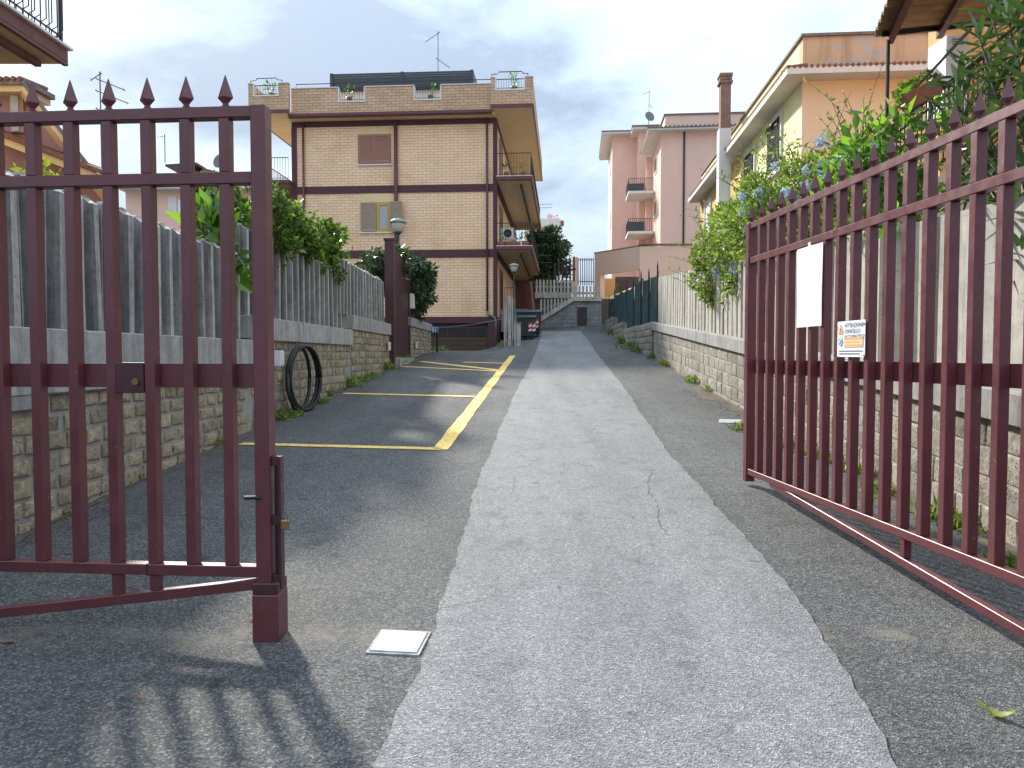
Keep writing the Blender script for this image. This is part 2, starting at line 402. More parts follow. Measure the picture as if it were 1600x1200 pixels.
# leaves, vectorised ------------------------------------------------
def leaf_arrays(P, size, aspect=.45, up=.3, outward=None, droop=0, jitter=.3):
    n = len(P)
    D = rng.normal(size=(n, 3))
    if outward is not None: D = D*.6+outward
    D[:, 2] += up-droop
    D /= np.linalg.norm(D, axis=1)[:, None]+1e-9
    T = rng.normal(size=(n, 3)); Sd = np.cross(D, T); Sd /= np.linalg.norm(Sd, axis=1)[:, None]+1e-9
    N = np.cross(Sd, D)
    L = size*(1+jitter*rng.normal(size=n)).clip(.5, 1.7); w = L*aspect/2
    a = P; tip = P+D*L[:, None]-N*(L*.12)[:, None]; mid = P+D*(L*.48)[:, None]
    l = mid+Sd*w[:, None]+N*(w*.35)[:, None]; r = mid-Sd*w[:, None]+N*(w*.35)[:, None]
    return np.stack([a, l, tip, r], 1)
def quads_mesh(name, V, mat):
    n = len(V); me = bpy.data.meshes.new(name)
    me.vertices.add(n*4); me.vertices.foreach_set('co', V.reshape(-1).astype(np.float32))
    idx = (np.arange(n)*4)[:, None]+np.array([0, 1, 2, 0, 2, 3])[None, :]
    me.loops.add(n*6); me.loops.foreach_set('vertex_index', idx.reshape(-1).astype(np.int32))
    me.polygons.add(n*2); me.polygons.foreach_set('loop_start', (np.arange(n*2)*3).astype(np.int32)); me.polygons.foreach_set('loop_total', np.full(n*2, 3, np.int32))
    me.update(calc_edges=True); me.validate(); me.materials.append(MATS[mat]); return me
def clump_points(clumps, density):
    """clumps: (centre, radius(x,y,z)); returns points and outward directions, uneven shells"""
    Ps, Os = [], []
    for c, r in clumps:
        r = np.array(r if hasattr(r, '__len__') else (r, r, r), float); c = np.array(c, float)
        k = max(6, int(5*r.mean()/.25))
        sub = rng.normal(size=(k, 3)); sub /= np.linalg.norm(sub, axis=1)[:, None]
        sub = sub*r*rng.uniform(.45, 1.0, size=(k, 1))
        for q in sub:
            rs = r.mean()*rng.uniform(.22, .45)
            n = int(density*rs*rs*12)
            d = rng.normal(size=(n, 3)); d /= np.linalg.norm(d, axis=1)[:, None]
            rad = rng.uniform(.35, 1, size=(n, 1))**.5
            Ps.append(c+q+d*rs*rad); Os.append(d*.7+q/(np.linalg.norm(q)+1e-6)*.5)
    return np.concatenate(Ps), np.concatenate(Os)
def shrub(name, label, cat, clumps, density, size, mat, aspect=.45, stems=None, droop=0, group=None, shoots=0, shoot_len=.5, up=.3):
    b0 = Vector(stems[0]) if stems else Vector(clumps[0][0])
    t = thing(name, label, cat, (0, 0, 0), 0, group)
    t.location = b0
    P, O = clump_points(clumps, density)
    V = [leaf_arrays(P, size, aspect, up, O*1.1, droop)]
    st = MB()
    for i in range(shoots):
        c, r = clumps[random.randrange(len(clumps))]
        r = np.array(r if hasattr(r, '__len__') else (r, r, r), float)
        d = rng.normal(size=3); d[2] = abs(d[2])+.7; d /= np.linalg.norm(d)
        p0 = np.array(c)+d*r*.7; L = shoot_len*rng.uniform(.5, 1.2)
        bend = rng.normal(size=3)*.25; bend[2] = -.1
        pts = [p0+d*L*k/6+bend*L*(k/6)**2 for k in range(7)]
        st.path(pts, [.006-.0007*k for k in range(7)], 4)
        LP = np.array([pts[k//2] for k in range(2, 13)])
        V.append(leaf_arrays(LP, size*.9, aspect, .5, None, 0))
    V = np.concatenate(V)-np.array(b0)
    link('crown', quads_mesh('crown', V, mat), t)
    if stems:
        for e_ in stems[1:]:
            e_ = Vector(e_); a = b0; m = (a+e_)/2+Vector((random.uniform(-.1, .1), random.uniform(-.1, .1), .1))
            st.path([a, a.lerp(m, .5), m, m.lerp(e_, .5), e_], [.035, .03, .025, .018, .01], 6)
    if st.v:
        st.v = [tuple(Vector(p)-b0) for p in st.v]; st.build('trunk', 'bark', t, smooth=True)
    return t
# ================================================================== SETTING
def axis(a, b, fine_a, fine_b, step, coarse):
    out = []; x = a
    while x < fine_a: out.append(x); x += coarse
    x = fine_a
    while x < fine_b: out.append(x); x += step
    x = fine_b
    while x < b: out.append(x); x += coarse
    return out+[b]
xs = axis(-300, 300, -6, 8, .35, 14); ys = axis(-8, 700, -8, 40, .35, 20)
g = MB(); g.v = [(x, y, G(x, y)) for y in ys for x in xs]; nx = len(xs)
g.f = [(j*nx+i, j*nx+i+1, (j+1)*nx+i+1, (j+1)*nx+i) for j in range(len(ys)-1) for i in range(nx-1)]
struct(g.build('ground', 'asphalt', smooth=True))
def wob(y, k): return .55*math.sin(y*6.1+k*2)+.4*math.sin(y*14.3+k*5)+.35*math.sin(y*31+k)+.8*math.sin(y*2.3+3*k)
def drape(name, left, right, mat, off, step=.12, jit=0):
    """a thin sheet laid over the ground between two polylines given as ground points"""
    m = MB(); n = 0
    for (l0, r0), (l1, r1) in zip(zip(left, right), zip(left[1:], right[1:])):
        k = max(1, int(max((l1-l0).length, (r1-r0).length)/step))
        for i in range(k):
            t = i/k; l = l0.lerp(l1, t); r = r0.lerp(r1, t)
            l = l+Vector((wob(l.y, 1)*jit+random.gauss(0, jit*.12), 0, 0)); r = r+Vector((wob(r.y, 2)*jit+random.gauss(0, jit*.12), 0, 0))
            for j in range(7):
                p = l.lerp(r, j/6); m.v.append((p.x, p.y, G(p.x, p.y)+off))
            n += 1
    for j in range(7):
        p = left[-1].lerp(right[-1], j/6); m.v.append((p.x, p.y, G(p.x, p.y)+off))
    n += 1
    m.f = [(a*7+j, a*7+j+1, (a+1)*7+j+1, (a+1)*7+j) for a in range(n-1) for j in range(6)]
    return m.build(name, mat)
Lp = [(540, 1290), (580, 1200), (640, 1080), (683, 980), (713, 870), (738, 780), (762, 715), (790, 650), (806, 612), (824, 580), (836, 552), (843, 532), (847, 517)]
Rp = [(1470, 1290), (1410, 1200), (1338, 1080), (1275, 980), (1192, 870), (1110, 780), (1050, 715), (1004, 650), (980, 612), (955, 580), (932, 552), (920, 532), (908, 517)]
Lg = [gp(*p) for p in Lp]; Rg = [gp(*p) for p in Rp]
struct(drape('pale_driveway', Lg, Rg, 'asphalt_pale', .008, .03, .011))
def line(a, b, w, name='road_marking'):
    a = gp(*a); b = gp(*b); d = (b-a); d.z = 0; s_ = Vector((-d.y, d.x, 0)).normalized()*w/2
    struct(drape(name, [a+s_, b+s_], [a-s_, b-s_], 'yellow_paint', .007, .08, .006))
line((376, 694), (690, 702), .13); line((688, 703), (801, 556), .17)
line((537, 615), (742, 620), .16); line((629, 573), (777, 580), .18); line((658, 565), (783, 579), .22); line((724, 566), (790, 568), .2)
M('crack', (.055, .055, .055), .95, .1, 5)
for pts in (((1020, 735), (1012, 755), (1014, 770), (1025, 785), (1028, 802), (1030, 820), (1042, 838)), ((1172, 879), (1215, 882), (1260, 875), (1330, 880), (1400, 872), (1440, 874)), ((520, 652), (590, 645), (650, 640), (700, 636), (745, 634)), ((1345, 1075), (1400, 1072), (1455, 1080), (1520, 1078)), ((520, 1058), (570, 1052), (600, 1060), (640, 1063))):
    gq = [gp(*p) for p in pts]
    dense = [a.lerp(b, i/6) for a, b in zip(gq, gq[1:]) for i in range(6)]+[gq[-1]]
    dense = [p+Vector((random.gauss(0, .006), random.gauss(0, .006), 0)) for p in dense]
    hor = abs(gq[0].x-gq[-1].x) > abs(gq[0].y-gq[-1].y)*.7
    wv_ = [Vector((0, 1, 0)) if hor else Vector((1, 0, 0))]*len(dense)
    ww = [.0012+.0014*random.random() for _ in dense]
    struct(drape('crack', [p+w*k for p, w, k in zip(dense, wv_, ww)], [p-w*k for p, w, k in zip(dense, wv_, ww)], 'crack', .0115, 9, 0))
# upper terrace behind the end wall
struct(MB().box(1.0, 60, 37.3, 160, 1.0, 4.15).build('terrace', 'hill'))
struct(MB().box(-90, XL(5)-.5, -2, 19.0, -.6, 1.30).build('left_garden_ground', 'soil'))
struct(MB().box(XR(5)+.75, 60, -4, 37.0, -.6, 1.15).build('right_garden_ground', 'soil'))
# ================================================================== WALLS
def rough_block(sx, sy, sz, k):
    """cut stone with uneven faces, 28 triangles; x thickness, y length, z height, centred"""
    rr = random.Random(k); m = MB(); j = lambda s_: rr.uniform(-s_, s_)
    ring = []
    for xx, inset in ((-sx/2, 0), (sx/2-.007, 0), (sx/2, .007)):
        ring.append([(xx+(j(.007) if inset else 0), yy*(sy/2-inset)+j(.006), zz*(sz/2-inset)+j(.005)) for yy, zz in ((-1,-1),(1,-1),(1,1),(-1,1))])
    v = sum(ring, [])+[(sx/2+.006+j(.008), j(.05), j(.02))]
    f = [(0,1,2,3)]+[(a*4+i, a*4+(i+1) % 4, a*4+4+(i+1) % 4, a*4+4+i) for a in (0, 1) for i in range(4)]+[(8+i, 8+(i+1) % 4, 12) for i in range(4)]
    return m.add(v, f)
def stone_set(mat, sx, sy, sz, k0):
    return [rough_block(sx, sy*f, sz, k0+i).mesh('stone', mat) for i, f in enumerate((1, .82, 1.12, .6, .93, .72))], (1, .82, 1.12, .6, .93, .72)
def left_wall(d0, d1, cz0, cz1, label, near=None):
    t = thing('retaining_wall', label, 'wall', (XL(d0), d0, G(XL(d0), d0)))
    inv = -Vector(t.location)
    def P(m): m.v = [tuple(Vector(p)+inv) for p in m.v]; return m
    x0, x1 = XL(d0), XL(d1)
    core = MB().prism([(x0-.02, d0, -.4), (x1-.02, d1, -.4), (x1-.35, d1, -.4), (x0-.35, d0, -.4)], (0, 0, cz0+.4+.02))
    P(core).build('mortar', 'mortar', t)
    cap = MB().prism([(x0+.035, d0, cz0), (x1+.035, d1, cz0), (x1-.37, d1, cz0), (x0-.37, d0, cz0)], (0, 0, cz1-cz0))
    P(cap).build('coping', 'concrete_cap', t, .008)
    if near:
        n0, n1, nz = near
        P(MB().prism([(XL(n0)+.03, n0, nz), (XL(n1)+.03, n1, nz), (XL(n1)-.3, n1, nz), (XL(n0)-.3, n0, nz)], (0, 0, cz0-nz))).build('coping', 'concrete_cap', t, .008)
    meshes, fac = stone_set('tuff', .10, .30, .112, int(d0*100))
    ang = math.atan2(-(x1-x0), d1-d0)
    row = 0; z = cz0-.068; far = MB()
    while z > G(x0, d0)-.12:
        y = d0+random.uniform(0, .12)
        while y < d1-.05:
            i = random.randrange(6); L = .30*fac[i]
            if y+L > d1: break
            yc = y+L/2
            if z+.08 > G(XL(yc), yc) and not (near and yc < near[1] and z > near[2]-.05):
                o = link('stone', meshes[i], t, 0, Vector((XL(yc)-.060+random.uniform(0, .012), yc, z+random.uniform(-.004, .004)))+inv, (random.gauss(0, .03), random.gauss(0, .006), ang+random.gauss(0, .006)), (1, random.uniform(.86, 1.03), random.uniform(.80, 1.06)))
            y += L+random.uniform(.018, .045)
        z -= .135; row += 1
    return t
left_wall(3.5, 8.75, 1.04, 1.48, 'tuff block wall with grey concrete coping behind the closed maroon gate leaf', (3.5, 4.85, .945))
left_wall(8.75, 13.9, 1.485, 1.775, 'tuff block wall with concrete coping behind the coiled black hose')
left_wall(13.9, 18.15, 1.785, 2.06, 'stained tuff block wall section just before the tall maroon side gate')
left_wall(20.9, 26.4, 2.14, 2.40, 'short tuff wall under the ivy hedge beyond the maroon side gate')
# pickets
def picket_mesh(w, th, h, mat, pointed=True):
    n = 6; prof = [(-w/2, 0)]
    prof += [(-w/2, h-w*.42)]+[(-w/2*math.cos(math.pi*i/n), h-w*.42+w*.42*math.sin(math.pi*i/n)) for i in range(1, n)]+[(w/2, h-w*.42), (w/2, 0)] if pointed else [(-w/2, h), (w/2, h), (w/2, 0)]
    m = MB(); k = len(prof); th2 = th*.45
    if not pointed: return m.prism([(-th/2, y, z) for y, z in prof], (th, 0, 0)).mesh('picket', mat)
    m.prism([(-th/2, y, z) for y, z in prof], (th2, 0, 0))
    # raised rounded rib down the middle of the cast slat
    rw = w*.33; x0 = -th/2+th2-.002; x1 = th/2
    rib = [(x0, -rw*1.25), (x0+(x1-x0)*.7, -rw), (x1, -rw*.55), (x1, rw*.55), (x0+(x1-x0)*.7, rw), (x0, rw*1.25)]
    zt_ = h-w*.12 if pointed else h-.004
    b_ = [(x, y, .0) for x, y in rib]; t_ = [(x, y, zt_-(.05 if (pointed and x > x0+.001) else 0)) for x, y in rib]; q_ = len(rib)
    m.add(b_+t_, [tuple(range(q_))[::-1], tuple(range(q_, 2*q_))]+[(a, (a+1) % q_, q_+(a+1) % q_, q_+a) for a in range(q_)])
    me = m.mesh('picket', mat)
    if pointed:   # narrow sides of the slats in a darker concrete, so the gaps stand out
        me.materials.append(MATS['concrete_side_dark'])
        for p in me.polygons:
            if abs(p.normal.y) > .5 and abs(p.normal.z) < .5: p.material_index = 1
    return me
def left_fence(d0, d1, cz, top, sp, w, label):
    t = thing('picket_fence', label, 'fence', (XL(d0)-.13, d0, cz))
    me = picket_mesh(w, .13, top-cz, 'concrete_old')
    n = int((d1-d0)/sp)
    for i in range(n):
        y = d0+sp*(i+.5)
        link('picket', me, t, 0, (XL(y)-.13-t.location.x, y-d0, 0), (random.gauss(0, .006), random.gauss(0, .008), random.gauss(0, .04)), (1, 1, 1+random.gauss(0, .008)))
    for zz in (.25, (top-cz)*.8):
        MB().bar((-.10, 0, zz), (XL(d1)-XL(d0)-.10, d1-d0, zz), .06, .09).build('rail', 'concrete_old', t)
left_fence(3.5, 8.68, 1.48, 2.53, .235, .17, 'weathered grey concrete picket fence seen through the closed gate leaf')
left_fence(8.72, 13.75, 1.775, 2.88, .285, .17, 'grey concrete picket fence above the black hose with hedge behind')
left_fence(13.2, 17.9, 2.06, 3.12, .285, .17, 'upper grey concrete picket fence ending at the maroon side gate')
# right wall and fence
def ZR(Y): return 1.5+.072*(Y-10.3)     # top of the right coping
def right_wall():
    d0, d1 = 3.0, 19.7
    t = thing('retaining_wall', 'long grey stone block wall with concrete coping along the right kerb', 'wall', (XR(d0), d0, G(XR(d0), d0)))
    inv = -Vector(t.location)
    def pr(a, b, z0, z1, da, db, name, mat, bev=0):
        m = MB().add([(XR(da)-a, da, ZR(da)+z0), (XR(db)-a, db, ZR(db)+z0), (XR(db)+b, db, ZR(db)+z0), (XR(da)+b, da, ZR(da)+z0),
                      (XR(da)-a, da, ZR(da)+z1), (XR(db)-a, db, ZR(db)+z1), (XR(db)+b, db, ZR(db)+z1), (XR(da)+b, da, ZR(da)+z1)],
                     [(0,3,2,1),(4,5,6,7),(0,1,5,4),(1,2,6,5),(2,3,7,6),(3,0,4,7)])
        m.v = [tuple(Vector(p)+inv) for p in m.v]; m.build(name, mat, t, bev)
    pr(-.02, .35, -1.6, -.20, d0, d1, 'mortar', 'mortar'); pr(.05, .37, -.20, 0, d0, d1, 'coping', 'concrete_cap', .008)
    meshes, fac = stone_set('block_grey', .10, .40, .178, 900)
    tilt = math.atan(.072); az = -math.atan(.048)
    for r_ in range(6):
        y = d0+random.uniform(0, .2)
        while y < d1-.1:
            i = random.randrange(6); L = .40*fac[i]
            if y+L > d1: break
            yc = y+L/2; z = ZR(yc)-.20-.098-r_*.190
            if z+.1 > G(XR(yc), yc)-.02:
                link('stone', meshes[i], t, 0, Vector((XR(yc)+.062-random.uniform(0, .008), yc, z))+inv, (-tilt, random.gauss(0, .01), math.pi+az), None)
            y += L+random.uniform(.008, .018)
    return t
right_wall()
def right_fence():
    d0, d1 = 3.0, 19.6; sp = .29
    t = thing('picket_fence', 'pale sunlit concrete picket fence on the right wall under the blue flowers', 'fence', (XR(d0)+.16, d0, ZR(d0)))
    me = picket_mesh(.15, .12, 1.2, 'concrete_light', False)
    for i in range(int((d1-d0)/sp)):
        y = d0+sp*(i+.5)
        link('picket', me, t, 0, (XR(y)-XR(d0), y-d0, ZR(y)-ZR(d0)-.01), (random.gauss(0, .006), random.gauss(0, .006), math.pi+random.gauss(0, .04)), (1, 1, 1+random.gauss(0, .006)))
    for zz in (.25, .95):
        MB().bar((.09, 0, zz), (XR(d1)-XR(d0)+.09, d1-d0, ZR(d1)-ZR(d0)+zz), .05, .09).build('rail', 'concrete_light', t)
right_fence()
def stepped_wall():
    t = thing('stepped_wall', 'low stepped stone wall under the green netted fence', 'wall', (XR(19.7), 19.7, G(XR(19.7), 19.7)))
    inv = -Vector(t.location); meshes, fac = stone_set('block_grey', .12, .42, .178, 1300)
    steps = [(19.72, 23.2, 2.20, 1.78), (23.2, 27.5, 2.24, 1.95), (27.5, 31.5, 2.55, 2.3), (31.5, 36.0, 2.95, 2.75)]
    for a, b, za_, zb in steps:
        n = 6
        pts = [(XR(a)+.02, a), (XR(b)+.02, b), (XR(b)+.35, b), (XR(a)+.35, a)]
        zt = [za_, zb, zb, za_] if False else [za_, za_, za_, za_]
        m = MB().add([Vector((x, y, .5))+inv for x, y in pts]+[Vector((x, y, z-.03))+inv for (x, y), z in zip(pts, zt)], [(0,3,2,1),(4,5,6,7),(0,1,5,4),(1,2,6,5),(2,3,7,6),(3,0,4,7)])
        m.build('mortar', 'mortar', t)
        z = za_-.09
        while z > G(XR(a), a)-.1:
            y = a
            while y < b-.1:
                i = random.randrange(6); L = .42*fac[i]
                if y+L > b+.05: break
                yc = y+L/2
                if z+.08 > G(XR(yc), yc): link('stone', meshes[i], t, 0, Vector((XR(yc)+.01, yc, z))+inv, (0, random.gauss(0, .02), math.pi-.048))
                y += L+.012
            z -= .19
stepped_wall()
def green_fence():
    t = thing('netted_fence', 'dark green netted fence with iron posts on the low stepped wall', 'fence', (XR(19.9)+.15, 19.9, 2.2))
    o0 = Vector(t.location); ds = [19.9, 21.6, 23.4, 25.4, 27.6, 30, 32.6, 35.5]
    tops = [at(1021, 420, 19.9).z, at(1012, 430, 21.6).z, at(1003, 432, 23.4).z, at(990, 442, 25.4).z, at(979, 450, 27.6).z, at(970, 452, 30).z, at(960, 458, 32.6).z, at(951, 468, 35.5).z]
    base = [2.2, 2.2, 2.24, 2.24, 2.55, 2.55, 2.95, 2.95]
    for i in range(len(ds)-1):
        a, b = ds[i], ds[i+1]; n = 9; m = MB(); rows = []
        for k in range(n+1):
            s_ = k/n; y = a+(b-a)*s_; sag = .10*math.sin(math.pi*s_)
            x = XR(y)+.15+.03*math.sin(7*s_+i)
            zt = tops[i]+(tops[i+1]-tops[i])*s_-sag-.05; zb = base[i]
            for j in range(4): rows.append((x+.02*math.sin(j*2+k), y, zb+(zt-zb)*j/3))
        m.v = [tuple(Vector(p)-o0) for p in rows]
        m.f = [(k*4+j, k*4+j+1, k*4+j+5, k*4+j+4) for k in range(n) for j in range(3)]
        o = m.build('net_panel', 'green_net', t); so_ = o.modifiers.new('solid', 'SOLIDIFY'); so_.thickness = .012
    for y, z, b in zip(ds, tops, base):
        m = MB().tube((XR(y)+.13, y, b-.3), (XR(y)+.13, y, z+.08), .022, 6).tube((XR(y)+.13, y, z+.08), (XR(y)+.13, y, z+.22), .02, 6, .002)
        m.v = [tuple(Vector(p)-o0) for p in m.v]; m.build('post', 'iron_dark', t)
green_fence()
# ================================================================== GATES
def spike_mesh():
    m = MB(); m.lathe([(.023, 0), (.023, .007), (.013, .013), (.014, .020), (.035, .042), (.0015, .140)], (0, 0, 0), 4, 0)
    return m.mesh('spike', 'maroon')
SPK = spike_mesh()
def gate(name, label, A, dirv, us, L, stile_u, lower, strut_us, long_us, back, dbl=()):
    """A: free end on the ground plan, dirv: unit direction to the hinge, us: bar positions"""
    t = thing(name, label, 'gate', (A[0], A[1], 0), math.atan2(dirv[1], dirv[0]))
    # local x runs from free end to hinge, local +y to 'back' side
    Z = dict(top=(2.315, 2.363), sec=(2.035, 2.085), bot=(.330, .378))
    for n_, (a, b) in (('top_rail', Z['top']), ('upper_rail', Z['sec']), ('bottom_rail', Z['bot'])):
        B(t, n_, 'maroon', .0325, L-.032, -.028, .028, a, b, bevel=.003)
    B(t, 'stile', 'maroon', -.0325, .0325, -.037, .037, .27, 2.364, bevel=.003)
    B(t, 'stile', 'maroon', L-.032, L+.032, -.03, .03, .05, 2.362, bevel=.003)
    bl = MB().box(-.0225, .0225, -.026, .026, .3785, 2.0345).mesh('bar', 'maroon'); bu = MB().box(-.0225, .0225, -.026, .026, 2.0855, 2.3145).mesh('bar', 'maroon')
    for u in us:
        link('bar', bl, t, .003, (u, 0, 0)); link('bar', bu, t, .003, (u, 0, 0))
        link('spike', SPK, t, 0, (u, 0, 2.3632))
    # flat band fixed behind the bars
    yb = .0265*back
    B(t, 'band', 'maroon', .034, L-.034, min(yb, yb+.006*back), max(yb, yb+.006*back), 1.157, 1.263)
    # lower truss bar
    (ua, z_a), (ub, z_b) = lower
    MB().bar((ua, 0, z_a), (ub, 0, z_b), .044, .044).build('truss_bar', 'maroon', t, .003)
    for u in strut_us:
        zl = z_a+(z_b-z_a)*(u-ua)/(ub-ua)
        B(t, 'strut', 'maroon', u-.02, u+.02, -.0215, .0215, zl+.0225, .3295, bevel=.003)
    return t
# left leaf: free end stands in the middle of the opening
dl = Vector((-1, .078)).normalized()
usl = [.155+.1755*i for i in range(11)]
gl = gate('entrance_gate', 'closed maroon steel gate leaf with spear tops on the left, standing across the drive', (-1.078, 3.2), dl, usl, 2.08, 0, ((.034, .297), (2.04, .03)), (usl[2], usl[3]), (), -1)
# local +y of the left leaf points towards the camera side (x axis points left): its back is -y
MB().box(usl[2]+.024, usl[3]-.024, -.026, .034, 1.135, 1.268).build('lock_box', 'maroon_dark', gl, .003)
MB().tube((usl[2]+.055, .034, 1.185), (usl[2]+.055, .046, 1.185), .016, 10).build('lock_cylinder', 'brass', gl)
B(gl, 'seam', 'maroon_dark', usl[2]+.024, usl[2]+.030, -.0285, .0288, .327, .381)
# drop bolt on the free edge
db = MB().box(-.075, -.062, -.02, .02, .28, .86).box(-.062, -.033, -.018, .018, .82, .86).box(-.062, -.033, -.018, .018, .30, .34).box(-.062, -.033, -.018, .018, .56, .60)
db.build('drop_bolt_plate', 'maroon_dark', gl, .002)
MB().tube((-.05, -.0, .25), (-.05, 0, .84), .010, 8).build('drop_bolt', 'iron_dark', gl)
MB().tube((.0, .033, .685), (.075, .05, .685), .009, 8).build('bolt_handle', 'iron_dark', gl)
pl = thing('padlock', 'small brass padlock hanging on the drop bolt of the gate', 'padlock', (-.985, 3.17, .58))
MB().box(-.018, .018, -.009, .009, -.035, .005).build('lock_body', 'brass', pl, .003)
MB().path([(-.011, 0, .005), (-.011, 0, .03), (-.006, 0, .04), (.006, 0, .04), (.011, 0, .03), (.011, 0, .005)], .0035, 6).build('shackle', 'iron_grey', pl)
ft = thing('gate_stop', 'square maroon steel stop post under the end of the closed gate leaf', 'post', (-1.05, 3.2, .06))
MB().box(-.072, .042, -.065, .07, -.15, .205).build('sleeve', 'maroon', ft, .004)
MB().box(-.070, .040, -.063, .068, .2055, .255).build('collar', 'maroon_dark', ft, .003)
# right leaf, swung open along the drive
dr = Vector((.072, -1)).normalized()
usr = [.035+.172*i for i in range(1, 19)]
gr = gate('entrance_gate', 'open maroon steel gate leaf with spear tops on the right, carrying two white notices', (1.94, 6.0), dr, usr, 3.2, 0, ((.45, .325), (3.15, .125)), (.045+.172*12+.02, .6), (), 1)
link('spike', SPK, gr, 0, (.0, 0, 2.3645))
# notices on the drive side (local -y of the right leaf)
def on_right_gate(u, z, off): # world point
    p = Vector((1.94, 6.0))+dr*u; n = Vector((-dr.y, dr.x)) # left normal of direction
    return Vector((p.x, p.y, z))-Vector((n.x, n.y, 0))*off
rg_rot = math.atan2(dr.y, dr.x)
def sheet(name, label, u0, u1, z0, z1, off, bow, cat):
    c = on_right_gate(u0, z0, off); t = thing(name, label, cat, c, rg_rot)
    m = MB(); n = 10; k = 8
    for j in range(k+1):
        for i in range(n+1):
            a = i/n; b = j/k
            m.v.append(((u1-u0)*a, -bow*math.sin(math.pi*a)*(.4+.6*b)+bow*.4*math.sin(5*b+a*3), (z1-z0)*b))
    m.f = [(j*(n+1)+i, j*(n+1)+i+1, (j+1)*(n+1)+i+1, (j+1)*(n+1)+i) for j in range(k) for i in range(n)]
    o = m.build('panel', 'sheet_white', t); s_ = o.modifiers.new('solid', 'SOLIDIFY'); s_.thickness = .002
    return t
nb = sheet('blank_notice', 'tall blank white plastic sheet tied to the open gate leaf', .90, 1.25, 1.49, 2.025, .038, .004, 'notice')
MB().box(.16, .19, -.004, .004, .52, .56).build('tie', 'white_plastic', nb)
ws = sheet('warning_sign', 'white automatic gate warning sign with orange triangle wired to the open gate', 1.455, 1.765, 1.29, 1.505, .038, 0, 'sign')
def text_mesh(s, size, mat):
    c = bpy.data.curves.new('txt', 'FONT'); c.body = s; c.size = size; c.extrude = .0004; c.resolution_u = 2
    o = bpy.data.objects.new('txt', c); COL.objects.link(o); bpy.context.view_layer.update()
    me = bpy.data.meshes.new_from_object(o.evaluated_get(bpy.context.evaluated_depsgraph_get())); bpy.data.objects.remove(o)
    me.materials.clear(); me.materials.append(MATS[mat]); return me
fy = -.0035
for i, s in enumerate(('ATTENZIONE', 'CANCELLO', 'AUTOMATICO')):
    link('lettering', text_mesh(s, .034, 'ink_blue'), ws, 0, (.085, fy, .178-.034*i), (R(90), 0, 0))
MB().prism([(.012, fy, .140), (.072, fy, .140), (.042, fy, .198)], (0, .0015, 0)).build('triangle', 'ink_orange', ws)
link('lettering', text_mesh('!', .04, 'ink_blue'), ws, 0, (.037, fy-.001, .147), (R(90), 0, 0))
MB().tube((.04, fy, .092), (.04, fy+.0015, .092), .026, 20).build('round_symbol', 'ink_light_blue', ws)
MB().bar((.028, fy-.001, .080), (.052, fy-.001, .104), .004, .006).build('round_symbol_stroke', 'sheet_white', ws)
MB().box(.083, .290, fy, fy+.0015, .060, .120).build('orange_field', 'ink_pale_orange', ws)
for i in range(3): MB().box(.092, .28-.02*(i % 2), fy-.001, fy-.0002, .104-.018*i, .110-.018*i).build('print_line', 'ink_orange', ws)
for i in range(2): MB().box(.02, .29-.03*i, fy, fy+.001, .034-.016*i, .038-.016*i).build('print_line', 'ink_blue', ws)
for u_, z_ in ((-.012, .19), (.315, .19), (-.012, .012), (.318, .008)):
    MB().path([(u_, -.004, z_), (u_+.01*(1 if u_ < 0 else -1), -.01, z_+.004), (u_-.012*(1 if u_ < 0 else -1), -.012, z_-.006)], .0025, 5).build('wire_tie', 'iron_dark', ws)
# ================================================================== SMALL THINGS BY THE WALLS
def hose():
    c = at(464, 600, 10.3)
    t = thing('garden_hose', 'coiled black hose leaning on the left tuff wall', 'hose', (-2.93, 10.3, G(-2.9, 10.3)))
    for k, (r_, rx, rot, off) in enumerate(((.46, .30, -.30, 0), (.43, .25, -.12, -.04), (.45, .27, -.42, .05))):
        pts = []
        for i in range(41):
            a = 2*math.pi*i/40
            pts.append((math.sin(rot)*-rx*math.cos(a)*1.0+off*.6, rx*1.5*math.cos(a)*math.cos(rot)+off, .475+r_*math.sin(a)))
        MB().path(pts, .026, 8).build('coil', 'hose_black', t, smooth=True)
    MB().path([(-.08, -.45, .55), (-.05, -.5, .3), (0, -.46, .1), (.03, -.3, .03)], .024, 8).build('hose_end', 'hose_black', t, smooth=True)
hose()
mb = thing('meter_box', 'small white meter box on the wall beside the black hose', 'box', (XL(9.6)+.06, 9.55, 1.30))
B(mb, 'housing', 'white_plastic', -.04, .05, -.07, .07, -.14, .06, bevel=.006); B(mb, 'door', 'white_trim', .0505, .056, -.055, .055, -.12, .045)
for (px, py, Y, w, lab) in ((604, 541, 17.6, .12, 'small white cover plate on the tuff wall before the maroon side gate'), (648, 539, 22.2, .13, 'small white cover plate on the tuff wall after the maroon side gate')):
    p = at(px, py, Y); o = MB().box(-.01, .03, -.1, .1, -.1, .1).build('cover_plate', 'white_trim', None, .006, loc=(XL(Y)+.05, Y, p.z)); tag(o, lab, 'plate')
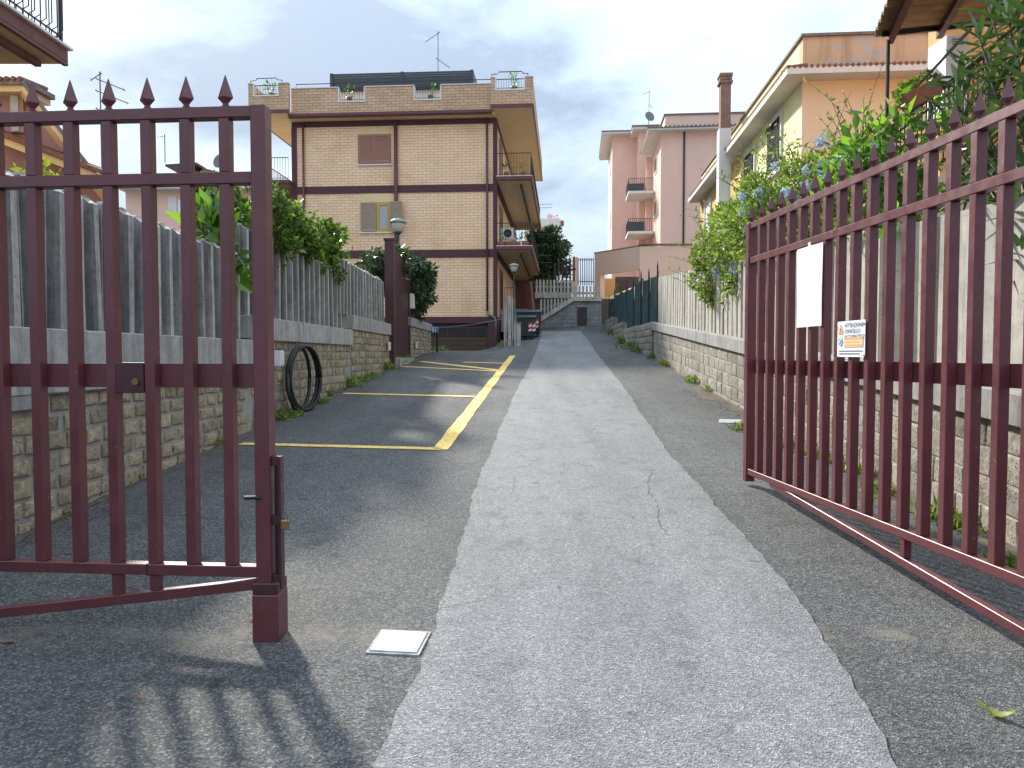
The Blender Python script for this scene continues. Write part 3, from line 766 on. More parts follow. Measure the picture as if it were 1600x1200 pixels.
# side gate
sg = thing('side_gate', 'tall maroon slatted side gate with post in the left wall', 'gate', (XL(18.2), 18.2, G(XL(19), 19)+.2))
B(sg, 'post', 'maroon_dark', -.12, .10, -.18, .05, -.4, at(602, 377, 18.2).z-sg.location.z, bevel=.006)
B(sg, 'post_cap', 'maroon_dark', -.14, .12, -.2, .07, at(602, 377, 18.2).z-sg.location.z+.001, at(602, 377, 18.2).z-sg.location.z+.05)
zt = 3.95-sg.location.z
slm = MB().box(-.02, .02, -.055, .055, .02, zt).mesh('slat', 'maroon_dark')
for i in range(19):
    y = .15+i*.138; link('slat', slm, sg, 0, (XL(18.2+y)-XL(18.2), y, 0), None, (1, 1, 1-.02*i/19))
for zz in (.3, 1.3, zt-.2): B(sg, 'rail', 'maroon_dark', -.05, -.021, .06, 2.72, zz, zz+.06)
B(sg, 'post', 'maroon_dark', -.07, .09, 2.71, 2.85, -.4, zt+.05, bevel=.005)
st_ = MB().box(-.25, .22, .0, 2.7, -.35, -.02).build('threshold', 'concrete_cap', sg, .01)
bx_ = thing('mailbox', 'small white box beside the maroon side gate', 'box', (XL(21.0)+.06, 21.05, at(638, 470, 21).z)); B(bx_, 'housing', 'white_trim', -.02, .10, -.12, .16, -.22, .2, bevel=.01); B(bx_, 'flap', 'white_plastic', .1005, .105, -.09, .13, .04, .14)
# ground plates, leaf, scraps
def plate(px, py, w, l, rz, label):
    p = gp(px, py); o = thing('access_cover', label, 'cover', (p.x, p.y, G(p.x, p.y)+.006), rz)
    o.rotation_euler = (math.atan(.062), 0, rz)
    MB().box(-w/2, w/2, -l/2, l/2, -.004, .006).build('lid', 'plate_white', o, .002)
    MB().box(-w/2-.012, w/2+.012, -l/2-.012, l/2+.012, -.02, .001).build('frame', 'concrete_cap', o)
plate(624, 1005, .205, .20, -.12, 'square white cover plate on the asphalt near the gate stop')
plate(1141, 659, .26, .30, -.3, 'white cover plate on the asphalt beside the right wall')
p = gp(1557, 1122)
lf = MB(); n = 10
for i in range(n+1):
    a = i/n; w = .017*math.sin(math.pi*min(1, a*1.02))**.8+.0008
    x = -.055+.11*a; zc = .004+.030*(2*a-1)**2; yb_ = .028*(1-a)**2
    lf.v += [(x, yb_-w, zc+.006), (x, yb_, zc), (x, yb_+w, zc+.010)]
lf.f = [(i*3+j, i*3+j+1, i*3+j+4, i*3+j+3) for i in range(n) for j in range(2)]
lo = lf.build('fallen_leaf', 'leaf_yellow', None, 0, True, loc=(p.x, p.y, p.z+.002), rot=(0, 0, -.5)); tag(lo, 'curled yellow-green fallen leaf on the asphalt under the open gate', 'leaf')
p = gp(391, 985)
sc = MB()
for i in range(7):
    a = random.uniform(0, 6.28); r_ = random.uniform(.0, .035); c = Vector((r_*math.cos(a), r_*math.sin(a), .006+.006*i))
    d = Vector((random.uniform(-.03, .03), random.uniform(-.02, .02), .01)); e_ = Vector((-d.y, d.x, .006))*.6
    sc.add([c, c+d, c+d+e_, c+e_], [(0, 1, 2, 3)])
tag(sc.build('dead_leaves', 'petal_red', None, loc=(p.x, p.y, p.z)), 'crumpled red leaf scrap at the foot of the gate stop post', 'leaf')
for (px, py, s_, mt, lab) in ((220, 1094, .012, 'petal_red', 'tiny red scrap on the shaded asphalt in front of the gate'), (14, 1006, .03, 'leaf_litter', 'brown dead leaf at the left edge in front of the gate'), (874, 923, .012, 'soil', 'dark pebble on the pale driveway')):
    p = gp(px, py); m = MB().add([(-s_, 0, 0), (0, -s_*.5, .004), (s_, 0, .002), (.2*s_, s_*.6, .006)], [(0, 1, 2, 3)])
    tag(m.build('scrap', mt, None, loc=(p.x, p.y, G(p.x, p.y)+.012)), lab, 'litter')
# weeds along wall feet
def weeds(name, spots, n):
    V = []
    for px, py, r_ in spots:
        p = gp(px, py)
        P0 = np.c_[rng.normal(0, r_*.5, n), rng.normal(0, r_*.8, n), np.abs(rng.normal(0, r_*.22, n))]+np.array([p.x, p.y, G(p.x, p.y)])
        V.append(leaf_arrays(P0, r_*.40+.02, .3, .7))
    struct(link(name, quads_mesh(name, np.concatenate(V), 'leaf_weed')), 'stuff')
weeds('weeds', ((38, 828, .07), (60, 822, .05), (100, 800, .08), (118, 793, .06), (150, 777, .05), (213, 750, .09), (255, 731, .05), (330, 697, .11), (348, 690, .08), (385, 670, .1), (405, 665, .08)), 70)
weeds('weeds', ((440, 655, .14), (462, 650, .1), (498, 630, .12), (512, 618, .1), (545, 604, .26), (562, 596, .2), (576, 590, .22), (598, 578, .3), (612, 572, .34), (622, 566, .3), (688, 548, .3), (684, 542, .3), (790, 540, .3)), 170)
weeds('weeds', ((990, 545, .35), (1000, 549, .35), (1010, 552, .3), (978, 537, .4), (1024, 560, .2), (1045, 572, .22), (1088, 596, .2), (1092, 600, .16), (1112, 612, .14), (960, 522, .4), (1160, 672, .12), (1232, 700, .1), (1262, 712, .12), (1300, 722, .12), (1340, 740, .12), (1376, 770, .1), (1468, 812, .14), (1504, 826, .12), (1580, 893, .12)), 130)
for nm, fx, sg, y0, y1, wd in (('dirt_verge', XR, -1, 3.2, 19.5, .17), ('dirt_verge', XL, 1, 3.6, 18.0, .09)):
    a_, b_2 = [], []
    y = y0
    while y < y1:
        w = max(.02, wd*(.7+.5*math.sin(y*1.7+sg)+.35*math.sin(y*4.9)+.3*random.random())*(1.6 if (sg < 0 and 8.5 < y < 13) else 1))
        pa = Vector((fx(y)-sg*.06, y, 0)); pb_ = Vector((fx(y)+sg*w, y, 0)); a_.append(pa); b_2.append(pb_); y += .09
    struct(drape(nm, a_, b_2, 'dirt', .004, 9, .006))
# dead leaf litter by the right wall (uncountable)
n = 420; yy = rng.uniform(8.6, 13.0, n); xx = np.array([XR(y) for y in yy])-np.abs(rng.normal(0, .28, n))-.03
P0 = np.c_[xx, yy, [G(a, b)+.006 for a, b in zip(xx, yy)]]
V = leaf_arrays(P0, .032, .5, .0); V[:, :, 2] = P0[:, None, 2]+(V[:, :, 2]-P0[:, None, 2])*.3; struct(link('leaf_litter', quads_mesh('leaf_litter', V, 'leaf_litter')), 'stuff')
# ================================================================== BUILDING A (brick apartment block)
def railing(parent, pts, h, sp, mat='iron_dark', rail=.03, bar=.012, name='railing'):
    m = MB()
    for a, b in zip(pts, pts[1:]):
        a = Vector(a); b = Vector(b); n = max(1, int((b-a).length/sp))
        m.bar(a+Vector((0, 0, h)), b+Vector((0, 0, h)), rail, rail); m.bar(a+Vector((0, 0, .08)), b+Vector((0, 0, .08)), rail*.7, rail*.7)
        for i in range(n+1):
            p = a.lerp(b, i/n); m.box(p.x-bar/2, p.x+bar/2, p.y-bar/2, p.y+bar/2, p.z, p.z+h)
    return m.build(name, mat, parent)
def potplant(parent_loc, label, group, s=.35, mat='leaf_citrus', pot=True):
    t = thing('potted_plant', label, 'plant', parent_loc, 0, group)
    if pot: MB().lathe([(.09, 0), (.13, .2), (.14, .22)], (0, 0, 0), 8).build('pot', 'terracotta', t)
    P, O = clump_points([((0, 0, .25+s*.6), (s*.6, s*.6, s*.8))], 90)
    link('foliage', quads_mesh('foliage', leaf_arrays(P, .16, .3, .5, O), mat), t)
A = thing('apartment_block', 'yellow brick apartment block with maroon bands and balconies at the end of the drive', 'building', (-.83, 33.5, 1.62), -R(4))
zA = 1.62
def z_(v): return v-zA
H = z_(11.95); WL_, WR = -9.25, .12
B(A, 'wall', 'brick_cladding', WL_, WR, 0, 14, z_(3.05), H)
B(A, 'basement_wall', 'purple_paint', WL_, WR, .25, 14, -1, z_(3.049))
for n_, a, b in (('band', 2.76, 3.05), ('band', 5.73, 6.09), ('band', 8.68, 9.02), ('band', 11.70, 11.948)):
    B(A, n_, 'purple_paint', WL_-.03, WR+.03, -.035, 14.02, z_(a), z_(b))
for a, b in ((WL_-.04, WL_+.2), (-.02, WR+.04)):
    B(A, 'corner_pilaster', 'purple_paint', a, b, -.045, .2, z_(3.051), z_(11.699))
B(A, 'corner_pilaster', 'purple_paint', -.25, WR+.04, -.045, .3, -.4, z_(2.759))
for x, r_ in ((-4.44, .085), (-8.72, .05), (-.28, .05)):
    MB().tube((x, -.10, z_(3.2) if x < -1 else z_(3.3)), (x, -.10, z_(11.9)), r_, 8).build('downpipe', 'purple_pipe', A, smooth=True)
MB().path([(-.28, -.10, z_(3.3)), (-.25, -.1, z_(3.15)), (.05, -.1, z_(3.0)), (.1, -.1, z_(2.8)), (.1, -.1, -.2)], .05, 8).build('downpipe', 'iron_grey', A, smooth=True)
# windows
def shutter(par, x0, x1, z0, z1, y, mat, name='shutter', ns=14):
    o = MB().box(x0, x0+.06, y-.04, y, z0, z1).box(x1-.06, x1, y-.04, y, z0, z1).box(x0+.06, x1-.06, y-.04, y, z0, z0+.07).box(x0+.06, x1-.06, y-.04, y, z1-.07, z1).build(name, mat, par)
    m = MB(); dz = (z1-z0-.14)/ns
    for i in range(ns):
        zz = z0+.07+dz*i; m.add([(x0+.06, y-.035, zz), (x1-.06, y-.035, zz), (x1-.06, y-.008, zz+dz*.95), (x0+.06, y-.008, zz+dz*.95)], [(0, 1, 2, 3)])
    m.box(x0+.06, x1-.06, y-.006, y-.002, z0+.07, z1-.07)
    m.build('slats', mat, o)
wu = B(A, 'window', 'white_trim', -6.22, -4.66, -.07, -.002, z_(9.93), z_(9.99)); wu['label'] = 'window with closed brown louvred shutters'
B(wu, 'panel', 'beige_panel', -6.18, -4.70, -.012, -.001, z_(11.34), z_(11.695))
B(wu, 'frame', 'shutter_brown', -6.2, -4.68, -.03, -.001, z_(9.995), z_(11.335))
shutter(wu, -6.16, -5.45, z_(10.03), z_(11.30), -.03, 'shutter_brown'); shutter(wu, -5.43, -4.72, z_(10.03), z_(11.30), -.03, 'shutter_brown')
wl = B(A, 'window', 'white_trim', -6.16, -4.62, -.09, -.002, z_(6.86), z_(6.92)); wl['label'] = 'open window with yellow frame and two folded olive shutters'
B(wl, 'panel', 'beige_panel', -6.1, -4.62, -.012, -.001, z_(8.27), z_(8.675))
shutter(wl, -6.08, -5.38, z_(6.95), z_(8.25), -.05, 'shutter_olive'); shutter(wl, -4.70, -4.12, z_(6.95), z_(8.25), -.20, 'shutter_olive')
fr = MB().box(-5.36, -5.24, -.05, -.001, z_(6.93), z_(8.25)).box(-4.84, -4.72, -.05, -.001, z_(6.93), z_(8.25)).box(-5.24, -4.84, -.05, -.001, z_(6.93), z_(7.07)).box(-5.24, -4.84, -.05, -.001, z_(8.12), z_(8.25)).build('frame', 'frame_yellow', wl)
B(wl, 'pane', 'curtain', -5.24, -4.84, -.02, -.003, z_(7.07), z_(8.12))
# garage
gd = B(A, 'garage_door', 'garage_brown', -8.8, -.26, .10, .20, -.7, z_(2.62))
for i in range(7): B(gd, 'panel', 'garage_brown', -8.78, -.28, .075, .099, -.5+i*.21, -.5+i*.21+.19)
B(gd, 'lintel', 'dark_inside', -8.8, -.26, .06, .24, z_(2.64), z_(2.757))
for i in range(4): B(gd, 'louvre', 'dark_inside', -3.9+i*.9, -3.06+i*.9, .06, .074, z_(2.15), z_(2.55))
# roof slab, parapets
def notched(par, x0, x1, y0, y1, z0, z1, notches, zn, name='parapet'):
    xs_ = [x0]+[v for n in notches for v in n]+[x1]
    m = MB()
    for i in range(0, len(xs_), 2): m.box(xs_[i], xs_[i+1], y0, y1, zn+.001, z1)
    m.box(x0, x1, y0, y1, z0, zn)
    o = m.build(name, 'brick_parapet', par)
    for a, b in notches:
        f = MB().box(a, a+.05, y0-.02, y1+.02, zn+.06, z1).box(b-.05, b, y0-.02, y1+.02, zn+.06, z1).box(a, b, y0-.03, y1+.02, zn+.0015, zn+.06)
        f.build('opening_frame', 'white_trim', o)
        railing(o, [(a+.05, (y0+y1)/2, zn+.06), (b-.05, (y0+y1)/2, zn+.06)], z1-zn-.1, .11, name='opening_railing')
    for i in range(0, len(xs_), 2): B(o, 'coping', 'white_trim', xs_[i]-.02, xs_[i+1]+.02, y0-.03, y1+.03, z1+.001, z1+.04)
    return o
B(A, 'roof_slab', 'soffit_cream', -9.3, .1, -.5, 14.0, H+.002, H+.15)
notched(A, -9.1, -.05, -.52, -.32, H+.151, z_(13.27), [(-6.95, -5.72), (-3.52, -2.28)], z_(12.62))
MB().bar((-9.2, -.58, H+.12), (-.02, -.58, H+.12), .12, .13).bar((-9.2, -.55, H+.02), (-.02, -.55, H+.02), .07, .06).build('gutter', 'purple_pipe', A)
for sgn, xa, xb in ((1, -.04, 1.80), (-1, -10.95, -9.11)):
    B(A, 'roof_slab', 'soffit_cream', xa, xb, -.80, 13.0, z_(12.13), z_(12.25))
    a, b = (xa+.18, xa+1.50) if sgn > 0 else (xa+.22, xa+1.4)
    notched(A, xa, xb, -.82, -.62, z_(12.251), z_(13.42), [(a, b)], z_(12.86))
    xo = xb-.2 if sgn > 0 else xa
    o = MB().box(xo, xo+.2, -.61, 13, z_(12.251), z_(13.42)).build('parapet', 'brick_parapet', A)
    B(A, 'fascia', 'purple_pipe', xa-.02, xb+.03, -.86, -.83, z_(12.10), z_(12.27)); xo2 = xb+.01 if sgn > 0 else xa-.03
    B(A, 'fascia', 'purple_pipe', xo2, xo2+.03, -.82, 13, z_(12.10), z_(12.27))
    rl = MB().path([(a-.15, -.72, z_(13.44)), (a-.15, -.72, z_(13.6)), (a+.1, -.72, z_(13.62)), (a+.15, -.72, z_(13.7)), (b-.15, -.72, z_(13.7)), (b-.1, -.72, z_(13.62)), (b+.12, -.72, z_(13.6)), (b+.12, -.72, z_(13.44))], .022, 6).build('terrace_rail', 'iron_dark', A)
# side balconies
for sgn in (1, -1):
    x0, x1 = (WR+.042, 1.74) if sgn > 0 else (-10.9, WL_-.042)
    for zt_ in (9.23, 6.15):
        s_ = B(A, 'balcony', 'slab_edge', x0, x1, -.45, 12.5, z_(zt_-.19), z_(zt_)); 
        B(s_, 'soffit', 'soffit_brown', x0+.06, x1-.06, -.38, 12.4, z_(zt_-.205), z_(zt_-.191))
        B(s_, 'edge_moulding', 'purple_pipe', x0-.0, x1+.03, -.49, -.451, z_(zt_-.14), z_(zt_-.02))
        B(s_, 'floor', 'white_trim', x0, x1+.04, -.5, 12.5, z_(zt_+.001), z_(zt_+.03))
        xo = x1-.05 if sgn > 0 else x0+.05; xi = x0+.02 if sgn > 0 else x1-.02
        railing(s_, [(xi, -.4, z_(zt_+.03)), (xo, -.4, z_(zt_+.03)), (xo, 12.4, z_(zt_+.03))], 1.0, .125)
        # awning arm under slab
        MB().bar((x1-.5 if sgn > 0 else x0+.5, -.1, z_(zt_-.33)), (x1-.5 if sgn > 0 else x0+.5, 9, z_(zt_-.33)), .09, .1).build('awning', 'iron_dark', s_)
    # doors on the side wall, dark
    if sgn > 0:
        for zz in (6.2, 9.28, 3.2):
            d_ = B(A, 'balcony_door', 'shutter_brown', WR+.001, WR+.06, 1.5, 3.0, z_(zz), z_(zz+2.2)); B(d_, 'pane', 'glass_dark', WR+.061, WR+.066, 1.6, 2.9, z_(zz+.2), z_(zz+2.1))
    for yy_ in (12.5,):
        pass
# drying racks sticking out on the far side
for zz in (6.6, 7.0, 8.2, 9.9):
    MB().bar((1.7, 9.0, z_(zz)), (2.5, 9.0, z_(zz)), .02, .02).bar((1.7, 10.0, z_(zz)), (2.5, 10.0, z_(zz)), .02, .02).build('drying_rack', 'iron_grey', A)
# ground floor stair with rail to the right of the block
MB().box(WR+.05, 1.5, 2.0, 9, .8, 1.9).build('entrance_landing', 'concrete_cap', A)
railing(A, [(.35, 1.9, 1.9), (1.45, 1.9, 1.9)], 1.0, .13, name='landing_railing')
MB().bar((1.5, 1.6, 3.1), (1.75, 1.2, .8), .12, .5).build('stair_string', 'slab_edge', A)
# roof room
rr_ = B(A, 'roof_room', 'white_trim', -8.0, -1.25, 2.2, 6, z_(12.1), z_(14.05)); rr_['label'] = 'rooftop pergola with anthracite fascia'
MB().box(-8.1, -1.15, 2.0, 6.2, z_(14.051), z_(14.85)).build('fascia', 'anthracite', rr_, .01)
for zz in (14.62, 14.72): B(rr_, 'fascia_line', 'iron_grey', -7.95, -1.3, 1.985, 1.999, z_(zz), z_(zz+.03))
for x in (-8.1, -4.65, -1.3): B(rr_, 'pergola_post', 'anthracite', x, x+.15, 1.95, 2.15, z_(12.1), z_(14.86))
railing(A, [(-9.0, -.15, z_(13.3)), (-.1, -.15, z_(13.3))], .3, 1.5, name='roof_rail')
RA = Matrix.Rotation(-R(4), 4, 'Z'); oA = Vector((-.83, 33.5, zA))
def wA(x, y, z): return oA+RA @ Vector((x, y, z_(z)))
for x, z, lab, s_ in ((-6.5, 12.7, 'potted green plant in the left notch of the brick parapet', .35), (-2.8, 12.7, 'potted green plant in the right notch of the brick parapet', .35), (.95, 12.9, 'spiky palm on the right corner of the roof terrace', .5), (-10.0, 12.9, 'potted plant on the left corner of the roof terrace', .4)):
    potplant(wA(x, -.25 if z < 12.8 else -.45, z), lab, 'roof terrace plants', s_)
for x, z, lab in ((.6, 9.27, 'left potted plant on the upper front balcony corner'), (1.35, 9.27, 'right potted plant on the upper front balcony corner'), (.45, 6.19, 'left potted plant on the lower balcony with red pots'), (1.4, 6.19, 'right potted plant on the lower balcony with red pots')):
    potplant(wA(x, -.12, z), lab, 'balcony plants', .3)
fb = thing('flower_box', 'row of terracotta flower boxes along the lower balcony', 'planter', wA(.9, -.2, 6.185))
for i in range(4): B(fb, 'trough', 'terracotta', -.7+i*.36, -.38+i*.36, -.1, .1, 0, .2)
P, O = clump_points([((-.4, 0, .3), (.25, .1, .12)), ((.3, 0, .3), (.3, .1, .12))], 90); link('foliage', quads_mesh('foliage', leaf_arrays(P, .1, .4, .4, O), 'leaf_hedge'), fb)
ac = thing('air_conditioner', 'white air conditioner unit on the lower side balcony', 'appliance', wA(.45, 2.5, 6.9)); B(ac, 'casing', 'white_plastic', -.3, .3, -.2, .2, 0, .55, bevel=.02); MB().tube((.0, -.205, .27), (0, -.201, .27), .2, 14).build('grille', 'iron_dark', ac)
def antenna(p, h, arms, label):
    t = thing('antenna', label, 'antenna', p)
    MB().tube((0, 0, 0), (0, 0, h), .022, 6).build('mast', 'iron_grey', t)
    for zf, L, dx_, dz_, n in arms:
        d = Vector((dx_, .35, dz_)).normalized(); c = Vector((0, 0, h*zf)); m = MB().tube(c-d*L*.15, c+d*L*.85, .016, 5)
        for i in range(n):
            q = c+d*(L*(-.1+.9*i/max(1, n-1))); m.tube(q-Vector((-.35, 1, 0))*.16, q+Vector((-.35, 1, 0))*.16, .007, 4)
        m.build('boom', 'iron_grey', t)
    return t
antenna(wA(-3.1, 3.5, 14.85), 2.55, ((.95, .9, -1, -.5, 6), (.45, .8, 1, -.6, 5)), 'tall rooftop antenna above the grey roof pergola')
# ================================================================== things at the end of the drive
def lamp(p, h, s, label):
    t = thing('street_lamp', label, 'lamp', p, 0, 'garden lanterns')
    MB().lathe([(.07*s, 0), (.07*s, .25), (.045*s, .3), (.038*s, h-.55*s), (.055*s, h-.5*s)], (0, 0, 0), 10).build('pole', 'lamp_green', t, smooth=True)
    MB().lathe([(.05*s, h-.5*s), (.10*s, h-.44*s), (.12*s, h-.40*s)], (0, 0, 0), 12).build('cup', 'lamp_green', t, smooth=True)
    MB().lathe([(.12*s, h-.399*s), (.19*s, h-.18*s), (.2*s, h-.13*s)], (0, 0, 0), 12).build('globe', 'lamp_glass', t, smooth=True)
    MB().lathe([(.26*s, h-.13*s), (.27*s, h-.10*s), (.17*s, h-.02*s), (.03*s, h+.02*s)], (0, 0, 0), 14).build('hood', 'lamp_hood', t, smooth=True)
p = at(630, 342, 21.4); lamp((p.x-.15, 21.4, 1.3), p.z-1.3, .92, 'green lantern post rising behind the maroon side gate')
p = at(803, 412, 28.3); lamp((p.x, 28.3, G(p.x, 28.3)), p.z-G(p.x, 28.3), .75, 'dark lantern post in front of the balconies beside the bins')
def bin_(p, w, d, h, label, rz):
    t = thing('wheeled_bin', label, 'bin', p, rz, 'bins beside the block')
    b = MB(); x, y = w/2, d/2
    b.add([(-x*.86, -y*.86, .1), (x*.86, -y*.86, .1), (x*.86, y*.86, .1), (-x*.86, y*.86, .1), (-x, -y, h*.86), (x, -y, h*.86), (x, y, h*.86), (-x, y, h*.86)], [(0,3,2,1),(4,5,6,7),(0,1,5,4),(1,2,6,5),(2,3,7,6),(3,0,4,7)])
    b.build('body', 'bin_body', t, .03)
    MB().prism([(-x*1.05, -y*1.08, h*.861), (-x*1.05, y*1.05, h*.861), (-x*1.05, y*.95, h*.94), (-x*1.05, y*.3, h), (-x*1.05, -y*.6, h*.97), (-x*1.05, -y*1.08, h*.90)], (w*1.05, 0, 0)).build('lid', 'bin_lid', t, .02)
    for sx_ in (-1, 1):
        for sy_ in (-1, 1): MB().tube((sx_*x*.7-.03, sy_*y*.7, .07), (sx_*x*.7+.03, sy_*y*.7, .07), .07, 10).build('wheel', 'iron_dark', t)
    for k in range(2):
        xx_ = x*.25+k*.16
        for i in range(4):
            z0 = h*.30+i*.09
            m = MB().add([(xx_, -y*1.0-.012+.1*(.86-(z0)/h)*0, z0), (xx_+.13, -y-.012, z0+.05), (xx_+.13, -y-.012, z0+.135), (xx_, -y-.012, z0+.085)], [(0, 1, 2, 3)])
            m.build('chevron', 'red_paint' if i % 2 else 'white_paint', t)
    return t
gz = lambda x, y: G(x, y)
p = gp(823, 530); bin_((p.x, p.y+.1, gz(p.x, p.y)), .78, .8, 1.02, 'front dark wheeled bin with red and white chevrons', R(-3))
p2 = Vector((p.x+.12, p.y+1.15, 0)); bin_((p2.x, p2.y, gz(p2.x, p2.y)), 1.08, .85, 1.18, 'larger dark bin behind the front one, curved lid showing above it', R(-3))
p = gp(796, 537); sp_ = thing('striped_post', 'red and white striped bollard post beside the bins', 'post', (p.x, p.y, gz(p.x, p.y)))
for i in range(8): MB().tube((0, 0, i*.115), (0, 0, (i+1)*.115-.001), .05, 10).build('stripe', 'white_paint' if i % 2 == 0 else 'red_paint', sp_)
p = at(795, 500, 28.0); cf = thing('concrete_slat_screen', 'short screen of pale weathered concrete slats behind the striped post', 'fence', (p.x-.02, 29.2, gz(p.x, 29)))
for i, (x, h) in enumerate(((-.18, 1.7), (-.02, 1.95), (.14, 1.85))): MB().box(x, x+.13, -.05+.04*i, .04+.04*i, -.2, h).build('slat', 'concrete_old', cf, .01)
p = at(808, 512, 27.9); cb_ = thing('utility_cabinet', 'small grey utility cabinet beside the lantern post', 'cabinet', (p.x, 28.0, gz(p.x, 28))); B(cb_, 'housing', 'concrete_light', -.12, .14, -.08, .1, -.1, .85, bevel=.01); B(cb_, 'cap', 'concrete_cap', -.14, .16, -.1, .12, .851, .89)
# chain across garage forecourt and parking sign
p0 = at(683, 512, 26.2); p1 = at(786, 498, 28.1)
ch = thing('barrier_cable', 'pale cable strung low across the garage forecourt', 'cable', (p0.x, p0.y, p0.z))
MB().path([(p0.lerp(p1, i/12)-p0)-Vector((0, 0, .06*math.sin(math.pi*i/12))) for i in range(13)], .014, 6).build('cable', 'iron_grey', ch)
MB().tube((0, 0, .05), (0, 0, G(p0.x, p0.y)-p0.z-.1), .04, 8).build('post', 'iron_dark', ch)
p = at(680, 515, 26.1); ps = thing('parking_sign', 'small blue disabled parking sign on the post at the wall end', 'sign', (p.x, 26.12, p.z)); ps.scale = (.65,)*3
B(ps, 'plate', 'white_paint', -.16, .16, -.01, .01, -.15, .15); B(ps, 'field', 'sign_blue', -.09, .145, -.014, -.011, -.135, .135)
MB().tube((.0, -.017, .08), (.0, -.0145, .08), .025, 10).box(-.012, .012, -.017, -.0145, -.02, .05).box(-.01, .06, -.0175, -.015, -.04, -.015).tube((.005, -.017, -.06), (.005, -.0145, -.06), .045, 14).build('wheelchair_symbol', 'white_paint', ps)
B(ps, 'bracket', 'iron_dark', -.2, -.16, -.01, .03, -.12, .12)
# end wall with ramp and small door
ew = thing('end_wall', 'grey block wall closing the drive, with sloping concrete coping and small dark door', 'wall', (at(840, 515, 36.2).x, 36.2, 2.2))
o0 = Vector(ew.location); rel = lambda m: (setattr(m, 'v', [tuple(Vector(p)-o0) for p in m.v]), m)[1]
Y_ = 36.2; pA = at(843, 503, Y_); pB = at(895, 470, Y_); pC = at(940, 470, Y_)
rel(MB().prism([(pA.x, Y_, 1.2), (pC.x, Y_, 1.2), (pC.x, Y_, pC.z), (pB.x, Y_, pB.z), (pA.x, Y_, pA.z)], (0, .4, 0))).build('wall', 'grey_block_wall', ew)
rel(MB().bar(pA+Vector((0, .15, .08)), pB+Vector((0, .15, .08)), .6, .2).bar(pB+Vector((-.05, .15, .08)), pC+Vector((0, .15, .08)), .59, .2)).build('coping', 'concrete_light', ew)
d0_ = at(902, 515, Y_); d1_ = at(917, 480, Y_)
dd = rel(MB().box(d0_.x, d1_.x, Y_-.03, Y_-.002, 2.1, d1_.z)).build('door', 'door_maroon', ew)
rel(MB().box(d0_.x-.05, d1_.x+.05, Y_-.05, Y_-.031, d1_.z+.002, d1_.z+.06)).build('lintel', 'concrete_cap', dd)
rel(MB().box(at(836, 460, 37).x, at(893, 460, 37).x, 36.9, 37.2, at(840, 466, 37).z, at(840, 457, 37).z)).build('upper_beam', 'concrete_light', ew)
def pick_row(lab, x0p, x1p, ytop0, ytop1, ybot0, ybot1, Y, n, mat='concrete_light', wf=.55):
    b0 = at(x0p, ybot0, Y); t = thing('picket_fence', lab, 'fence', b0)
    for i in range(n):
        f = (i+.5)/n; a = at(x0p+(x1p-x0p)*f, ytop0+(ytop1-ytop0)*f, Y); b = at(x0p+(x1p-x0p)*f, ybot0+(ybot1-ybot0)*f, Y)
        w = (x1p-x0p)/n*Y/1150*wf/2
        MB().box(a.x-w-b0.x, a.x+w-b0.x, -.05, .05, b.z-b0.z, a.z-b0.z).build('picket', mat, t)
    MB().bar(at(x0p, (ytop0+ybot0)/2, Y)-b0+Vector((0, .08, 0)), at(x1p, (ytop1+ybot1)/2, Y)-b0+Vector((0, .08, 0)), .05, .1).build('rail', mat, t)
    return t
pick_row('row of concrete pickets filling the slope of the ramp coping', 843, 896, 468, 466, 501, 468, 36.5, 10)
pick_row('concrete picket fence on the beam above the ramp', 836, 896, 437, 438, 458, 458, 37.1, 11)
pick_row('concrete picket fence on the end wall right of the ramp', 897, 937, 447, 447, 469, 469, 36.45, 7)
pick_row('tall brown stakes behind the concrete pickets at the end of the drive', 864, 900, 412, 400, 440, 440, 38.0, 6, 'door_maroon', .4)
mf = thing('metal_fence', 'tall thin metal bar fence against the sky at the end of the drive', 'fence', at(899, 446, 40))
b0 = Vector(mf.location); m = MB()
for i in range(9):
    a = at(900+i*3.4, 403, 40); b = at(900+i*3.4, 446, 40); m.tube(a-b0, b-b0, .022, 5)
m.bar(at(898, 406, 40)-b0, at(928, 406, 40)-b0, .04, .04).bar(at(898, 440, 40)-b0, at(928, 440, 40)-b0, .04, .04); m.build('bars', 'iron_dark', mf)
MB().box(-.15, .12, -.12, .12, -1.5, at(898, 402, 40).z-b0.z).build('post', 'plaster_salmon', mf)
gw = thing('backdrop_wall', 'dark brown wall added in place of the shaded building side behind the picket fences at the end of the drive', 'wall', (1.6, 39.3, 3.0))
B(gw, 'wall', 'door_maroon', -.5, 1.55, 0, .25, -2, 2.1); B(gw, 'coping', 'slab_edge', -.55, 1.6, -.05, .3, 2.101, 2.18)  # added backdrop; its dark colour stands in for the shaded building side
gw = thing('backdrop_wall', 'brown wall closing the passage under the side balconies', 'wall', (.4, 46.5, 2.0))
B(gw, 'wall', 'slab_edge', -1.6, 2.4, 0, .25, -2, 4.6); B(gw, 'coping', 'tile_grey', -1.65, 2.45, -.05, .3, 4.601, 4.68)
